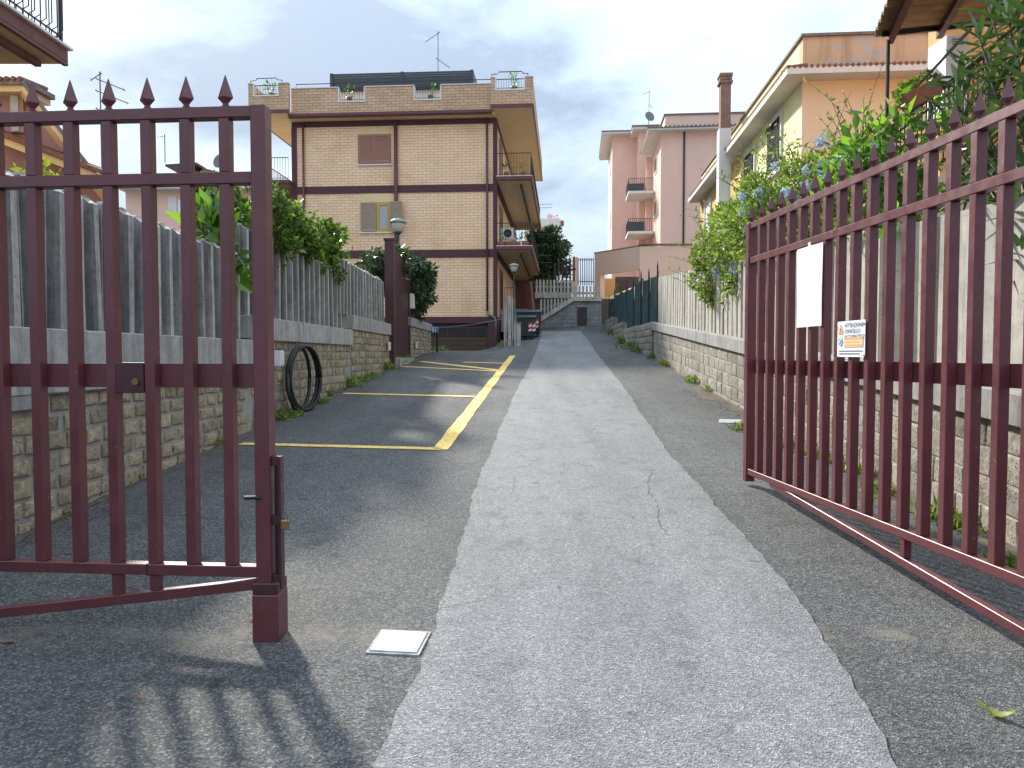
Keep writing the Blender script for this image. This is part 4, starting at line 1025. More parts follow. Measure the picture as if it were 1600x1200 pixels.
# dark tree, distant white block
c = [(at(862, 385, 44), (1.1, 1.0, 1.3)), (at(858, 415, 44), (1.2, 1.1, 1.2)), (at(868, 405, 44), (1.0, .9, 1.2)), (at(852, 372, 44.5), (.6, .6, .8)), (at(846, 400, 45), (1.1, .9, 1.8))]
shrub('evergreen_tree', 'dark evergreen tree rising behind the picket fence at the end of the drive', 'tree', [(tuple(a), b) for a, b in c], 60, .22, 'leaf_dark', .4, [(2.4, 44, 3.9), tuple(at(862, 400, 44)), tuple(at(856, 375, 44))])
fw = thing('white_house', 'distant white balcony with red flowers above the dark evergreen tree', 'building', at(862, 365, 60)-Vector((0, 0, 6)))
b0 = Vector(fw.location); q0 = at(846, 362, 60)-b0; q1 = at(875, 332, 60)-b0
B(fw, 'wall', 'white_trim', -2.2, q1.x-.5, .5, 6, -3, q1.z-.4); B(fw, 'balcony', 'white_trim', -1.9, q1.x, -.6, .49, q0.z+.3, q1.z-.6)
P, O = clump_points([((.1, -.4, q1.z-.45), (.6, .3, .12))], 60); link('flowers', quads_mesh('flowers', leaf_arrays(P, .12, .6, .4, O), 'petal_red'), fw)
MB().box(q1.x, q1.x+.3, -.3, 0, q1.z-1.1, q1.z-.7).build('lamp', 'terracotta', fw)
# ================================================================== PINK LOW GARAGE AND PINK BLOCK
pg = thing('pink_porch_house', 'low salmon building with flat roof and open porch beyond the green fence', 'building', (6.2, 36.5, 2.4))
o0 = Vector(pg.location)
c0 = at(1000, 385, 36.0); c1 = at(929, 398, 38.6); zt = c0.z; zb = at(985, 422, 36.3).z; c1.z = zt
d_ = (Vector((c1.x, c1.y, 0))-Vector((c0.x, c0.y, 0))); L = d_.length; d_.normalize(); nb_ = Vector((d_.y, -d_.x, 0))
if nb_.y < 0: nb_ = -nb_
def seg(p, q, th, z0, z1): return MB().prism([Vector((p.x, p.y, z0))-o0, Vector((q.x, q.y, z0))-o0, Vector((q.x, q.y, z0))+nb_*th-o0, Vector((p.x, p.y, z0))+nb_*th-o0], (0, 0, z1-z0))
P0 = Vector((c0.x, c0.y, 0)); P1 = Vector((c1.x, c1.y, 0))
seg(P0, P1, .3, zb, zt).build('fascia_wall', 'plaster_salmon', pg)
seg(P0+d_*(L-.45), P1, .3, 2.6, zb-.002).build('pillar', 'plaster_salmon', pg)
pr_ = at(1135, 384, 36.0)
MB().box(0, 0, 0, 0, 0, 0)
MB().box(c0.x-o0.x+.001, pr_.x-o0.x, c0.y-o0.y, c0.y-o0.y+.3, -.6, zt-o0.z-.002).build('front_wall', 'plaster_salmon', pg)
MB().prism([P0-o0+Vector((0, .31, zb+.1-0))-Vector((0, 0, 0)), P1-o0+Vector((.1, .31, zb+.1)), P1-o0+Vector((.6, 5, zb+.1)), Vector((pr_.x, 41, zb+.1))-Vector((o0.x, o0.y, 0)), Vector((pr_.x, 36.4, zb+.1))-Vector((o0.x, o0.y, 0))], (0, 0, zt-zb-.2)).build('roof', 'soffit_cream', pg).location.z = -o0.z
rf = seg(P0+d_*-.05, P1+d_*.05, .4, zt+.001, zt+.07); rf.build('roof_edge', 'tile_grey', pg)
MB().box(c0.x-o0.x-.05, pr_.x-o0.x, c0.y-o0.y-.06, c0.y-o0.y+.3, zt-o0.z+.071, zt-o0.z+.13).build('roof_edge', 'tile_grey', pg)
seg(P0+nb_*3.2, P1+nb_*3.2, .2, 2.6, zb+.05).build('porch_back_wall', 'plaster_orange', pg)
B(pg, 'porch_back_wall', 'plaster_orange', c1.x-o0.x+.35, c0.x-o0.x+2, 4.2, 4.4, -1, zb-o0.z+.05)
w0 = at(960, 445, 39.5); MB().box(w0.x-o0.x, w0.x-o0.x+1.3, 2.7, 2.76, w0.z-o0.z-.5, w0.z-o0.z+.4).build('window', 'glass_dark', pg)
MB().prism([P1-o0+Vector((-.02, 0, 2.6)), P1-o0+Vector((.5, 4, 2.6)), P1-o0+Vector((.8, 4, 2.6)), P1-o0+Vector((.3, .3, 2.6))], (0, 0, zt-2.61)).build('side_wall', 'plaster_salmon', pg).location.z = -o0.z
# pink block
pk = thing('pink_apartment_block', 'tall pink apartment block with tiled eaves and two iron balconies', 'building', (11.0, 55, 3.5), -R(5))
def px_z(y, Y): return at(800, y, Y).z-3.5
e1 = px_z(207, 55); top = px_z(184, 56)
B(pk, 'wall', 'plaster_pink', 0, 14, 0, 6, -3, e1)
B(pk, 'attic', 'plaster_pink', .35, 14, .5, 6.2, e1+.25, top); B(pk, 'attic_coping', 'tile_grey', .25, 14, .4, 6.3, top+.001, top+.1)
MB().box(-1.0, 14, -.7, 6.0, e1+.001, e1+.12).build('eave', 'white_trim', pk)
ev = B(pk, 'eave_roof', 'tile_grey', -1.05, 14, -.75, 6.0, e1+.121, e1+.19)
for i in range(48): link('tile', MB().tube((0, -.8, 0), (0, .4, .10), .09, 6).mesh('tile', 'tile_grey') if i == 0 else tl_, ev, 0, (-1+i*.31, 0, e1+.2)); tl_ = ev.children[0].data
B(pk, 'downpipe', 'iron_dark', 1.62, 1.74, -.1, -.002, -3, e1)
w_ = B(pk, 'window', 'white_trim', 4.0, 5.6, -.08, -.002, px_z(245, 55), px_z(219, 55)); B(w_, 'pane', 'glass_dark', 4.2, 5.4, -.1, -.081, px_z(240, 55), px_z(225, 55))
for zz in (230, 300):
    w_ = B(pk, 'window', 'white_trim', -.06, -.002, 2.4, 3.9, px_z(zz+30, 56), px_z(zz+4, 56)); B(w_, 'pane', 'glass_dark', -.09, -.061, 2.55, 3.75, px_z(zz+27, 56), px_z(zz+7, 56))
e2 = px_z(206, 64)
B(pk, 'rear_wall', 'plaster_pink', -3.1, 0, 10, 18, -3, e2); B(pk, 'stair_tower', 'plaster_pink', -1.0, 4, 7.2, 9.99, -3, px_z(203, 62))
MB().box(-4.0, .2, 9.2, 18, e2+.001, e2+.14).build('rear_eave', 'white_trim', pk); B(pk, 'rear_eave_roof', 'tile_grey', -4.05, .2, 9.15, 18, e2+.141, e2+.25)
B(pk, 'tower_eave', 'white_trim', -1.6, 4, 6.6, 9.1, px_z(203, 62)+.001, px_z(203, 62)+.16); B(pk, 'tower_roof', 'tile_grey', -1.65, 4, 6.55, 9.1, px_z(203, 62)+.161, px_z(203, 62)+.3)
B(pk, 'link_wall', 'plaster_pink', -.5, 0, 6.0, 7.2, -3, e1-.2)
for yb in (302, 365):
    s_ = B(pk, 'balcony', 'white_trim', -2.1, -.03, 3.9, 7.15, px_z(yb, 59), px_z(yb-4, 59)); railing(s_, [(-.1, 3.95, px_z(yb-4, 59)), (-2.05, 3.95, px_z(yb-4, 59)), (-2.05, 7.1, px_z(yb-4, 59))], 1.0, .14, bar=.03)
    B(s_, 'door', 'glass_dark', -1.0-.9, -.6, 7.1, 7.19, px_z(yb-4, 59), px_z(yb-30, 59))
for zz in (245, 330): w_ = B(pk, 'window', 'white_trim', -3.16, -3.101, 12, 13.4, px_z(zz+24, 67), px_z(zz, 67))
ds = thing('satellite_dish', 'grey satellite dish on the pink block roof', 'dish', (at(1012, 188, 63).x, 62.5, at(1012, 193, 62.5).z))
MB().lathe([(.02, 0), (.25, .05), (.42, .15), (.44, .17)], (0, 0, 0), 16).build('reflector', 'iron_grey', ds, rot=(R(75), 0, R(20)), loc=(0, 0, .5)); MB().tube((0, .1, -.3), (0, .1, .5), .03, 6).build('mast', 'iron_grey', ds)
antenna((at(1014, 180, 63).x, 63, at(1014, 186, 63).z), 2.4, ((.95, .7, -1, -.3, 5), (.5, .5, 1, -.8, 3)), 'thin antenna beside the dish on the pink block')
# ================================================================== YELLOW HOUSE
YH = thing('yellow_house', 'yellow house with peach end wall, parapet and tiled eave on the right', 'building', (6.22, 16, 1.2), -math.atan(.08))
def yz(y, Y): return at(800, y, Y).z-1.2
zt = yz(58, 16); ze = yz(113, 15.55)
ypl = 12.3
B(YH, 'end_wall', 'plaster_peach', 0, 7, 0, .3, -1.5, ze)
B(YH, 'side_wall', 'plaster_yellow', 0, .3, .301, 6.0, -1.5, ze); B(YH, 'side_wall', 'plaster_ochre', 0, .3, 6.001, ypl, -1.5, ze)
B(YH, 'rear_wall', 'plaster_ochre', 0, 7, ypl+.001, ypl+.2, -1.5, ze)
B(YH, 'parapet', 'plaster_peeling', .0, 7, -.0, .25, ze+.16, zt); B(YH, 'parapet', 'plaster_yellow', .0, .25, .251, ypl, ze+.16, zt)
B(YH, 'parapet_coping', 'tile_grey', -.05, 7, -.05, .3, zt+.001, zt+.06); B(YH, 'parapet_coping', 'tile_grey', -.05, .3, .301, ypl, zt+.001, zt+.06)
B(YH, 'eave', 'white_trim', -.45, 7, -.45, -.001, ze-.02, ze+.12); B(YH, 'eave', 'white_trim', -.45, -.001, 0, ypl+.3, ze-.02, ze+.12)
B(YH, 'eave', 'white_trim', 0, 7, 0, ypl, ze+.001, ze+.158)
et = MB().box(0, 0, 0, 0, 0, 0)
tm = MB().tube((0, -.46, 0), (0, -.02, .05), .042, 6).mesh('tile', 'tile_red')
for i in range(60): link('tile', tm, YH, 0, (-.42+i*.118, .0, ze+.13))
tm2 = MB().tube((-.46, 0, 0), (-.02, 0, .05), .042, 6).mesh('tile', 'tile_red')
for i in range(105): link('tile', tm2, YH, 0, (.0, -.38+i*.12, ze+.13))
# chimney and flue
ych = 5.75
B(YH, 'flue', 'white_trim', -.62, -.28, ych, ych+.36, -1.5, ze+.75)
ck_ = B(YH, 'chimney', 'chimney_brown', -.58, -.29, ych+.04, ych+.34, ze+.751, yz(130, 21.8)); zc = yz(130, 21.8)
for k_, (a, h_) in enumerate(((.05, .09), (.03, .1), (.05, .1))): MB().box(-.58-a, -.29+a, ych+.04-a, ych+.34+a, zc+.001+.1*k_, zc+.1*k_+h_).build('cap', 'chimney_brown', ck_, .02)
def ywin(y0, y1, z0, z1, grille):
    f = MB().box(-.05, -.001, y0-.12, y0, z0-.1, z1+.1).box(-.05, -.001, y1, y1+.12, z0-.1, z1+.1).box(-.05, -.001, y0, y1, z1, z1+.1).box(-.08, -.001, y0-.15, y1+.15, z0-.16, z0-.101).box(-.05, -.001, y0, y1, z0-.1, z0).build('window', 'white_trim', YH)
    B(f, 'pane', 'glass_dark' if grille else 'white_plastic', -.012, -.002, y0, y1, z0, z1)
    if grille:
        m = MB(); n = 7
        for i in range(n+1):
            yy = y0+(y1-y0)*i/n; m.box(-.075, -.06, yy-.01, yy+.01, z0, z1)
        for i in range(9):
            za_ = z0+(z1-z0)*i/9
            for k in range(n):
                a = y0+(y1-y0)*k/n; b = y0+(y1-y0)*(k+1)/n; m.bar((-.067, a, za_), (-.067, b, za_+(z1-z0)/9), .012, .014); m.bar((-.067, b, za_), (-.067, a, za_+(z1-z0)/9), .012, .014)
        m.build('grille', 'iron_dark', f)
ywin(1.55, 2.55, yz(265, 18), yz(190, 18), True); ywin(4.05, 5.0, yz(290, 20.4), yz(238, 20.4), True)
ywin(7.6, 8.7, yz(338, 24), yz(283, 24), False); ywin(10.3, 11.3, yz(365, 26.8), yz(318, 26.8), False)
# ================================================================== ORANGE HOUSE WITH CANOPY, STAIR RAIL, CABINET
OH = thing('orange_house', 'orange house with brown corrugated canopy and outside stair at the right edge', 'building', (at(1470, 200, 10).x, 10, 1.2))
o0 = Vector(OH.location); r_ = lambda px, py, Y: at(px, py, Y)-o0
q = r_(1472, 100, 10.2)
B(OH, 'wall', 'plaster_orange', q.x, q.x+6, .2, .55, -1.5, 7.5)
B(OH, 'wall', 'plaster_orange', q.x+1.15, q.x+6, -3, .199, -1.5, 7.5)
# canopy slab: slopes, front edge lower left
a = r_(1366, 52, 9.0); bq = r_(1462, -60, 6.2); 
cw = Vector((1.9, .6, .42)); m = MB(); n = 16; dpt = Vector((bq.x-a.x, bq.y-a.y, .12))
for k in range(n*2+1):
    s_ = k/(n*2); z_w = .035*(1 if k % 2 else -1)
    for j in range(2): m.v.append(tuple(a+dpt*s_+cw*j+Vector((0, 0, z_w))))
m.f = [(k*2, k*2+1, k*2+3, k*2+2) for k in range(n*2)]
o = m.build('canopy_sheet', 'wood_roof', OH); so_ = o.modifiers.new('solid', 'SOLIDIFY'); so_.thickness = .02
for j in (.12, .5, .9): MB().bar(a+cw*j+Vector((0, 0, -.10)), a+dpt+cw*j+Vector((0, 0, -.10)), .07, .10).build('canopy_beam', 'purple_pipe', OH)
for s_ in (.02, .35, .7, 1.0): MB().bar(a+dpt*s_+cw*.06+Vector((0, 0, -.05)), a+dpt*s_+cw*1.0+Vector((0, 0, -.05)), .04, .05).build('canopy_batten', 'iron_dark', OH)
pt = r_(1388, 62, 9.0); MB().tube((pt.x, pt.y, -1.2), (pt.x, pt.y, pt.z), .022, 8).build('canopy_post', 'iron_dark', OH)
# stair railing, climbing to the right
s0 = r_(1376, 212, 9.3); s1 = r_(1545, 82, 8.2); m = MB(); dn = Vector((0, 0, -.95))
m.bar(s0, s1, .05, .03); m.bar(s0+dn*.9, s1+dn*.9, .03, .03); m.bar(s0+dn*.13, s1+dn*.13, .02, .02)
for i in range(25):
    p = s0.lerp(s1, i/24); m.tube(p, p+dn*.92, .009, 5)
    if i % 2 == 0: m.tube(p+Vector((-.03, 0, -.06)), p+Vector((.03, 0, -.04)), .012, 4)
for i in (0, 12, 24):
    p = s0.lerp(s1, i/24); m.bar(p+Vector((0, 0, .02)), p+dn*1.3, .04, .04)
m.build('stair_railing', 'iron_dark', OH)
MB().tube(s0+Vector((-.12, -.08, .02)), s1+Vector((-.25, -.08, .22)), .018, 8).build('stair_handrail', 'iron_grey', OH)
MB().prism([s0+dn*1.05, s1+dn*1.05, s1+dn*3, s0+dn*2.2], (.9, .3, 0)).build('stair_flight', 'plaster_peach', OH)
cb_ = at(1478, 120, 9.4); bc = thing('boiler_cabinet', 'tall white metal boiler cabinet above the outside stair', 'cabinet', (cb_.x, 9.4, cb_.z))
B(bc, 'housing', 'white_plastic', 0, .28, 0, .42, -.45, .52, bevel=.008)
for i in range(3): B(bc, 'vent_slot', 'iron_dark', .07, .21, -.004, -.0005, .40+i*.03, .410+i*.03)
MB().tube((-.001, .25, .17), (-.19, .20, .06), .045, 10).build('flue_pipe', 'white_plastic', bc); MB().tube((-.19, .2, .06), (-.21, .195, .05), .04, 10).build('flue_end', 'iron_dark', bc)
pp = at(1436, 146, 8.55); fp = thing('planter_box', 'terracotta trough of green succulents on the stair railing', 'planter', (pp.x, 8.55, pp.z)); fp.rotation_euler = (0, -R(27), 0); fp.scale = (1.25,)*3
MB().add([(-.17, -.06, -.09), (.17, -.06, -.09), (.17, .06, -.09), (-.17, .06, -.09), (-.19, -.085, .05), (.19, -.085, .05), (.19, .085, .05), (-.19, .085, .05)], [(0,3,2,1),(4,5,6,7),(0,1,5,4),(1,2,6,5),(2,3,7,6),(3,0,4,7)]).build('trough', 'terracotta', fp, .01)
P, O = clump_points([((-.12, -.01, .08), (.11, .09, .06)), ((.06, -.01, .08), (.14, .09, .06)), ((-.2, -.04, .0), (.06, .07, .08))], 7000); link('succulents', quads_mesh('succulents', leaf_arrays(P, .026, .5, .5, O), 'leaf_plumbago'), fp)
# ================================================================== LEFT BACKGROUND HOUSES
MH = thing('mauve_house', 'mauve gabled house with tiled roof seen behind the closed gate', 'building', (at(0, 400, 15).x, 15, 1.0))
o0 = Vector(MH.location); r_ = lambda px, py, Y: at(px, py, Y)-o0
g0 = r_(-260, 150, 15); g1 = r_(50, 150, 15); g2 = r_(172, 305, 15)
MB().prism([(g0.x, 0, -1.2), (g2.x, 0, -1.2), (g2.x, 0, g2.z), (g1.x, 0, g1.z), (g0.x, 0, g1.z)], (-4.2, 5, 0)).build('wall', 'plaster_mauve', MH)
v = (g2-g1); vd = v.normalized(); up_ = Vector((-vd.z, 0, vd.x)); up_ = up_ if up_.z > 0 else -up_
def slab(p, q_, th, y0, y1, off, name, mat):
    a = p+up_*off; b = q_+up_*off
    MB().prism([(a.x, y0, a.z), (b.x, y0, b.z), (b.x+up_.x*th, y0, b.z+up_.z*th), (a.x+up_.x*th, y0, a.z+up_.z*th)], (-.84*(y1-y0), y1-y0, 0)).build(name, mat, MH)
slab(g1-vd*.05, g2+vd*.25, .10, -.3, 5.2, .002, 'verge_soffit', 'soffit_cream'); slab(g1-vd*.12, g2+vd*.3, .06, -.34, 5.2, .104, 'roof', 'iron_grey')
B(MH, 'eave', 'soffit_cream', g0.x, g1.x+.0, -.25, .6, g1.z+.002, g1.z+.12); B(MH, 'eave_fascia', 'tile_grey', g0.x, g1.x+.10, -.30, .6, g1.z+.122, g1.z+.22)
for i in range(26): MB().tube((g1.x-.02-i*.13, -.34, g1.z+.23), (g1.x-.02-i*.13, .5, g1.z+.32), .045, 6).build('roof_tile', 'tile_red', MH)
w_ = B(MH, 'window', 'shutter_brown', r_(17, 150, 15).x, r_(39, 150, 15).x, -.06, -.002, r_(0, 185, 15).z-.3, r_(0, 147, 15).z); B(w_, 'pane', 'curtain', r_(20, 150, 15).x, r_(32, 150, 15).x, -.08, -.061, r_(0, 185, 15).z-.28, r_(0, 151, 15).z)
w_ = B(MH, 'window', 'dark_inside', r_(51, 150, 15).x, r_(62, 150, 15).x, -.06, -.002, r_(0, 185, 15).z, r_(0, 163, 15).z)
a = r_(-20, 205, 14.6); b = r_(170, 278, 14.6)
MB().prism([(a.x, -.5, a.z), (b.x, -.5, b.z), (b.x, -.5, b.z-.14), (a.x, -.5, a.z-.14)], (0, .49, 0)).build('pent_roof', 'soffit_cream', MH)
for i in range(34):
    p = a.lerp(b, i/33); MB().tube((p.x, -.56, p.z+.05), (p.x, -.02, p.z+.12), .05, 6).build('pent_tile', 'tile_red', MH)
# balcony of the near left house
NB = thing('balcony_house', 'corner of a house with brown balcony and dark railing at the top left', 'building', (-9.5, 8, 0))
o0 = Vector(NB.location); k0 = at(107, 99, 11.4)-o0; n0 = Vector((k0.x-.12, -4.5, k0.z))
B(NB, 'wall', 'soffit_brown', -5.5, k0.x-2.0, -4.5, 3.0, -.5, 9)
B(NB, 'balcony_slab', 'slab_edge', k0.x-1.999, k0.x, -4.5, k0.y, k0.z, k0.z+.20, bevel=.01)
B(NB, 'balcony_floor', 'white_trim', k0.x-1.999, k0.x+.05, -4.5, k0.y+.05, k0.z+.201, k0.z+.235)
B(NB, 'soffit', 'soffit_brown', k0.x-1.999, k0.x-.10, -4.5, k0.y-.05, k0.z-.03, k0.z-.001); B(NB, 'edge_strip', 'slab_edge', k0.x-.07, k0.x-.002, -4.5, k0.y-.002, k0.z-.045, k0.z-.001)
MB().bar((k0.x-.33, -4.4, k0.z-.09), (k0.x-.33, k0.y-.2, k0.z-.09), .10, .09).build('awning_box', 'slab_edge', NB, .01)
yy = k0.y-.06; zb_ = k0.z+.235; xr = k0.x-.07
bm_ = MB().path([(0, 0, .03), (0, 0, .14), (.09, 0, .19), (.09, 0, 1.0)], .009, 5).mesh('baluster', 'iron_dark')
for i in range(34):
    link('baluster', bm_, NB, 0, (xr, yy-.1-i*.13, zb_))
for i in range(14): link('baluster', bm_, NB, 0, (xr-.1-i*.13, yy, zb_), (0, 0, R(90)))
MB().bar((xr, yy, zb_+1.0), (xr, -4.4, zb_+1.0), .04, .03).bar((xr, yy, zb_+.14), (xr, -4.4, zb_+.14), .025, .02).bar((xr, yy, zb_+1.0), (xr-1.9, yy, zb_+1.0), .04, .03).bar((xr, yy, zb_+.14), (xr-1.9, yy, zb_+.14), .025, .02).build('rail', 'iron_dark', NB)
for yq in (yy, yy-1.55, yy-3.1): MB().box(xr-.02, xr+.02, yq-.02, yq+.02, zb_, zb_+1.05).build('rail_post', 'iron_dark', NB)
tp = thing('trailing_plant', 'grey-green trailing plant hanging over the top left balcony edge', 'plant', (xr+o0.x, 9.55, zb_))
P, O = clump_points([((.02, .2, .12), (.12, .35, .12)), ((.1, .05, -.15), (.05, .12, .22)), ((.08, -.5, .1), (.15, .4, .18))], 260); link('foliage', quads_mesh('foliage', leaf_arrays(P, .035, .6, -.2, O), 'leaf_oleander'), tp)
# mid-distance houses between the gate bars
m1 = thing('distant_orange_house', 'distant orange house with flat tiled roof between the gate bars', 'building', at(270, 330, 34)-Vector((0, 0, 3)))
o0 = Vector(m1.location); r_ = lambda px, py, Y: at(px, py, Y)-o0
a = r_(196, 300, 34); b = r_(430, 345, 34)
B(m1, 'wall', 'plaster_salmon', a.x, b.x, 0, 6, -4, r_(0, 298, 34).z); B(m1, 'cornice', 'white_trim', a.x-.2, b.x, -.5, 6, r_(0, 298, 34).z+.001, r_(0, 291, 34).z)
B(m1, 'roof', 'tile_grey', a.x-.3, b.x, -.4, 6, r_(0, 291, 34).z+.001, r_(0, 285, 34).z)
B(m1, 'wall', 'plaster_red', r_(270, 0, 34).x, r_(292, 0, 34).x, 1, 5, r_(0, 285, 34).z+.01, r_(0, 258, 34).z)
MB().prism([(r_(250, 0, 34).x, .2, r_(0, 258, 34).z), (r_(300, 0, 34).x, .2, r_(0, 256, 34).z), (r_(300, 0, 34).x, .2, r_(0, 252, 34).z), (r_(250, 0, 34).x, .2, r_(0, 255, 34).z)], (0, 5, 0)).build('roof', 'anthracite', m1)
MB().prism([(r_(300, 0, 34).x, .8, r_(0, 285, 34).z), (r_(300, 0, 34).x, .8, r_(0, 255, 34).z), (r_(350, 0, 34).x, .8, r_(0, 267, 34).z), (r_(350, 0, 34).x, .8, r_(0, 285, 34).z)], (0, 5, 0)).build('penthouse', 'tile_grey', m1)
B(m1, 'chimney', 'chimney_brown', r_(311, 0, 34).x, r_(318, 0, 34).x, 3, 3.5, r_(0, 270, 34).z, r_(0, 244, 34).z)
for x0, x1, y0, y1, mt in ((257, 271, 307, 336, 'white_trim'), (273, 284, 312, 333, 'white_plastic'), (325, 343, 302, 330, 'white_trim')):
    w_ = B(m1, 'window', mt, r_(x0, 0, 34).x, r_(x1, 0, 34).x, -.05, -.002, r_(0, y1, 34).z, r_(0, y0, 34).z)
antenna(at(258, 254, 35), 1.3, ((.95, .5, -1, 0, 3),), 'small antenna on the distant orange house')
d2 = thing('satellite_dish', 'grey satellite dish on the distant house between the gate bars', 'dish', at(345, 262, 33.5))
MB().lathe([(.02, 0), (.2, .04), (.32, .12)], (0, 0, 0), 14).build('reflector', 'iron_grey', d2, rot=(R(80), 0, R(-20)), loc=(0, 0, .25)); MB().tube((.1, .1, -.4), (.1, .1, 1.0), .03, 6).build('mast', 'iron_grey', d2)
antenna(at(160, 300, 24), at(160, 112, 24).z-at(160, 300, 24).z, ((.98, .5, -1, -.4, 2), (.93, .9, 1, -.35, 2), (.83, 1.0, 1, -.35, 2), (.68, 1.0, 1, -.4, 2)), 'tall antenna with crossed booms behind the mauve house')
# far house strip so the horizon is closed on the left
fh = thing('distant_house', 'low distant house with red tiled roof behind the fence', 'building', (-22, 48, 2))
B(fh, 'wall', 'plaster_salmon', -4, 10, 0, 6, -3, 6.2); MB().prism([(-4.4, -.5, 6.2), (-4.4, 6.5, 6.2), (-4.4, 3, 8.2)], (14.8, 0, 0)).build('roof', 'tile_red', fh)
# ================================================================== PLANTS
A_ = lambda px, py, Y: tuple(at(px, py, Y))
shrub('hedge', 'glossy green hedge leaning over the left concrete picket fence', 'hedge', [(A_(350, 345, 9.2), (.4, .45, .4)), (A_(395, 338, 9.8), (.45, .5, .42)), (A_(430, 352, 10.5), (.45, .5, .42)), (A_(462, 366, 11.2), (.42, .5, .42)), (A_(490, 382, 12.0), (.38, .5, .4)), (A_(510, 398, 12.7), (.30, .4, .36)), (A_(524, 410, 13.0), (.22, .3, .3)), (A_(400, 385, 10.0), (.5, .6, .4)), (A_(450, 395, 11.4), (.5, .6, .36)), (A_(385, 318, 9.6), (.3, .35, .25))], 560, .082, 'leaf_hedge', .5,
      [(-3.75, 10.4, 1.3), A_(345, 350, 9.0), A_(400, 340, 9.7), A_(450, 370, 11.0), A_(500, 390, 12.2)], shoots=80, shoot_len=.26)
shrub('broadleaf_shrub', 'broad-leaved dark green shrub behind the fence at the closed gate', 'shrub', [(A_(335, 362, 8.2), (.3, .3, .3)), (A_(352, 385, 8.4), (.25, .3, .3))], 90, .22, 'leaf_citrus', .5, [(-3.6, 8.2, 1.3), A_(335, 360, 8.2)])
shrub('yellow_shrub', 'small yellow-green shrub between pickets at the far left', 'shrub', [(A_(45, 270, 6.2), (.10, .12, .08)), (A_(82, 262, 6.4), (.12, .15, .10)), (A_(70, 275, 6.3), (.14, .1, .08))], 130, .08, 'leaf_yellow', .6, [(-4.0, 6.3, 1.3), A_(60, 275, 6.3), A_(82, 268, 6.4)])
shrub('ivy_hedge', 'dark ivy-like hedge hanging over the wall behind the maroon side gate', 'hedge', [(A_(582, 408, 18.8), (.5, .5, .28)), (A_(605, 412, 20.2), (.6, .6, .4)), (A_(632, 415, 21.8), (.6, .7, .5)), (A_(645, 425, 22.4), (.6, .7, .6)), (A_(650, 445, 22.6), (.5, .7, .7)), (A_(652, 470, 23.0), (.42, .7, .6)), (A_(660, 450, 24.2), (.35, .6, .6)), (A_(600, 430, 20), (.6, .6, .5)), (A_(648, 490, 22.6), (.28, .6, .25)), (A_(625, 440, 21.5), (.6, .7, .6))], 200, .16, 'leaf_dark', .36,
      [(-3.6, 22.3, 1.4), A_(640, 420, 21.8), A_(655, 450, 23)], droop=.7, up=0)
shrub('plumbago', 'climbing shrub with pale blue flowers spilling over the right fence', 'shrub', [(A_(1135, 415, 13.0), (.62, .6, .6)), (A_(1150, 375, 12.4), (.62, .6, .6)), (A_(1172, 352, 11.6), (.55, .6, .52)), (A_(1205, 335, 10.6), (.56, .6, .5)), (A_(1245, 315, 9.7), (.5, .6, .45)), (A_(1290, 298, 9.0), (.48, .6, .42)), (A_(1335, 270, 8.4), (.5, .5, .45)), (A_(1190, 305, 11.2), (.35, .35, .35)), (A_(1225, 355, 10.0), (.65, .6, .6)), (A_(1285, 335, 9.0), (.6, .6, .5)), (A_(1115, 440, 13.2), (.38, .4, .36)), (A_(1142, 450, 12.2), (.30, .4, .3)), (A_(1104, 462, 13.3), (.16, .3, .3)), (A_(1155, 415, 11.8), (.5, .5, .45)), (A_(1240, 285, 9.8), (.35, .35, .3)), (A_(1340, 320, 8.2), (.4, .5, .4)), (A_(1165, 430, 11.4), (.3, .4, .3)), (A_(1110, 400, 13.6), (.35, .3, .3)), (A_(1180, 385, 11.2), (.5, .5, .5)), (A_(1215, 400, 10.2), (.4, .4, .3))], 330, .075, 'leaf_plumbago', .42,
      [(4.2, 10.5, 1.2), A_(1140, 400, 12.6), A_(1200, 340, 10.8), A_(1290, 300, 9.0)], shoots=170, shoot_len=.75)
pb = bpy.data.objects['plumbago']; flo = Vector(pb.location)
V = leaf_arrays(rng.normal(0, .020, (60, 3)).clip(-.04, .04), .028, .9, .3); fm = quads_mesh('flower', V, 'petal_blue')
for px, py, Y in ((1160, 310, 11.2), (1188, 315, 10.9), (1165, 330, 11.2), (1158, 330, 11.3), (1223, 300, 9.7), (1228, 303, 9.7), (1258, 266, 9.2), (1282, 262, 8.7), (1262, 290, 8.8), (1290, 275, 8.5), (1334, 238, 7.9), (1330, 243, 8.0), (1370, 226, 7.6), (1308, 252, 8.3), (1150, 420, 12.2), (1119, 425, 12.7), (1140, 425, 12.3), (1165, 360, 11.2), (1210, 260, 10.3), (1185, 300, 10.8), (1283, 222, 8.7), (1240, 310, 9.2), (1162, 322, 11.2), (1232, 298, 9.3)):
    link('flower', fm, pb, 0, at(px, py, Y-.75)-flo, (random.random()*6, random.random()*6, 0), [random.uniform(.8, 1.5)]*3)
shrub('citrus_shrub', 'bright broad-leaved shrub behind the open gate leaf spikes', 'shrub', [(A_(1345, 250, 7.0), (.25, .3, .3)), (A_(1390, 255, 6.7), (.3, .3, .35)), (A_(1430, 240, 6.4), (.25, .3, .3)), (A_(1380, 320, 6.8), (.4, .4, .4)), (A_(1320, 310, 7.4), (.3, .4, .3)), (A_(1400, 350, 6.6), (.3, .4, .4))], 190, .11, 'leaf_citrus', .45,
      [(3.9, 6.9, 1.2), A_(1345, 250, 7.0), A_(1400, 250, 6.7), A_(1430, 240, 6.4)], shoots=26, shoot_len=.35)
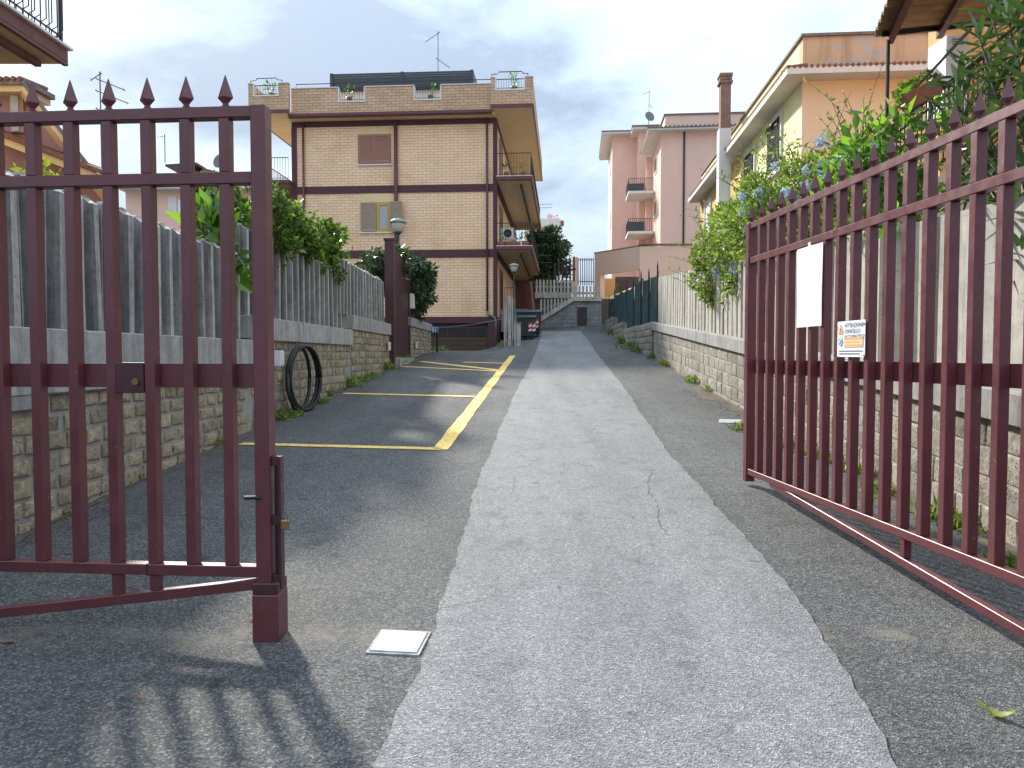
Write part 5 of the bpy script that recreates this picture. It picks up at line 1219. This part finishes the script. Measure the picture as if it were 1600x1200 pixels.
# oleander with single long leaves
ol = thing('oleander', 'tall oleander with long narrow grey-green leaves at the right edge', 'shrub', (4.0, 5.4, 1.2))
o0 = Vector(ol.location)
def long_leaf(k):
    m = MB(); n = 6; L = .235; rr2 = random.Random(k); cv = rr2.uniform(.01, .05)
    for i in range(n+1):
        a = i/n; w = .0205*math.sin(math.pi*(a*.96+.03))**.7
        z = -cv*a*a; m.v += [(L*a, -w, z+.35*w), (L*a, 0, z), (L*a, w, z+.35*w)]
    m.f = [(i*3+j, i*3+j+1, i*3+j+4, i*3+j+3) for i in range(n) for j in range(2)]
    return m.mesh('leaf', 'leaf_oleander', True)
LM = [long_leaf(k) for k in range(5)]
br = MB(); tips = [(1575, 25, 5.0), (1530, 60, 5.2), (1590, 90, 4.9), (1550, 130, 5.1), (1500, 175, 5.4), (1540, 200, 5.0), (1590, 180, 4.8), (1600, 260, 4.7), (1560, 290, 4.9), (1480, 210, 5.5), (1520, 250, 5.2), (1610, 30, 4.8), (1580, 330, 4.7), (1600, 400, 4.6), (1545, 10, 5.3), (1620, 140, 4.7), (1500, 140, 5.6)]
cnt = 0; far_leaves = []
for px, py, Y in tips:
    e_ = at(px, py, Y)-o0; mid = Vector((e_.x*.4, e_.y*.4, e_.z*.55))
    pts = [Vector((0, 0, 0)), mid*.5, mid, mid.lerp(e_, .5)+Vector((0, 0, .05)), e_]
    br.path(pts, [.022, .018, .014, .010, .006], 6)
    ax = (pts[4]-pts[3]).normalized()
    for w_ in range(6):
        c = pts[4]-ax*(.065*w_)
        for k in range(3):
            if cnt >= 300: break
            ang = 2*math.pi*(k/3+w_*.37)+random.uniform(-.3, .3)
            ref = ax.orthogonal().normalized(); s_ = ref*math.cos(ang)+ax.cross(ref)*math.sin(ang)
            d = (s_*(.55+.13*w_)+ax*(.9-.15*w_)+Vector((0, 0, -.12*w_))).normalized()
            q = d.to_track_quat('X', 'Z'); 
            o = link('leaf', LM[cnt % 5], ol, 0, c, q.to_euler(), [random.uniform(.8, 1.25)]*3); cnt += 1
br.build('branches', 'bark', ol, smooth=True)
P, O = clump_points([(tuple(Vector(A_(1590, 120, 5.6))-o0), (.45, .4, .5)), (tuple(Vector(A_(1560, 220, 5.5))-o0), (.4, .4, .4)), (tuple(Vector(A_(1600, 330, 5.2))-o0), (.35, .4, .5)), (tuple(Vector(A_(1590, 20, 5.6))-o0), (.45, .4, .4))], 60)
struct(link('inner_leaves', quads_mesh('inner_leaves', leaf_arrays(P, .18, .16, .2, O), 'leaf_oleander'), ol), 'stuff')
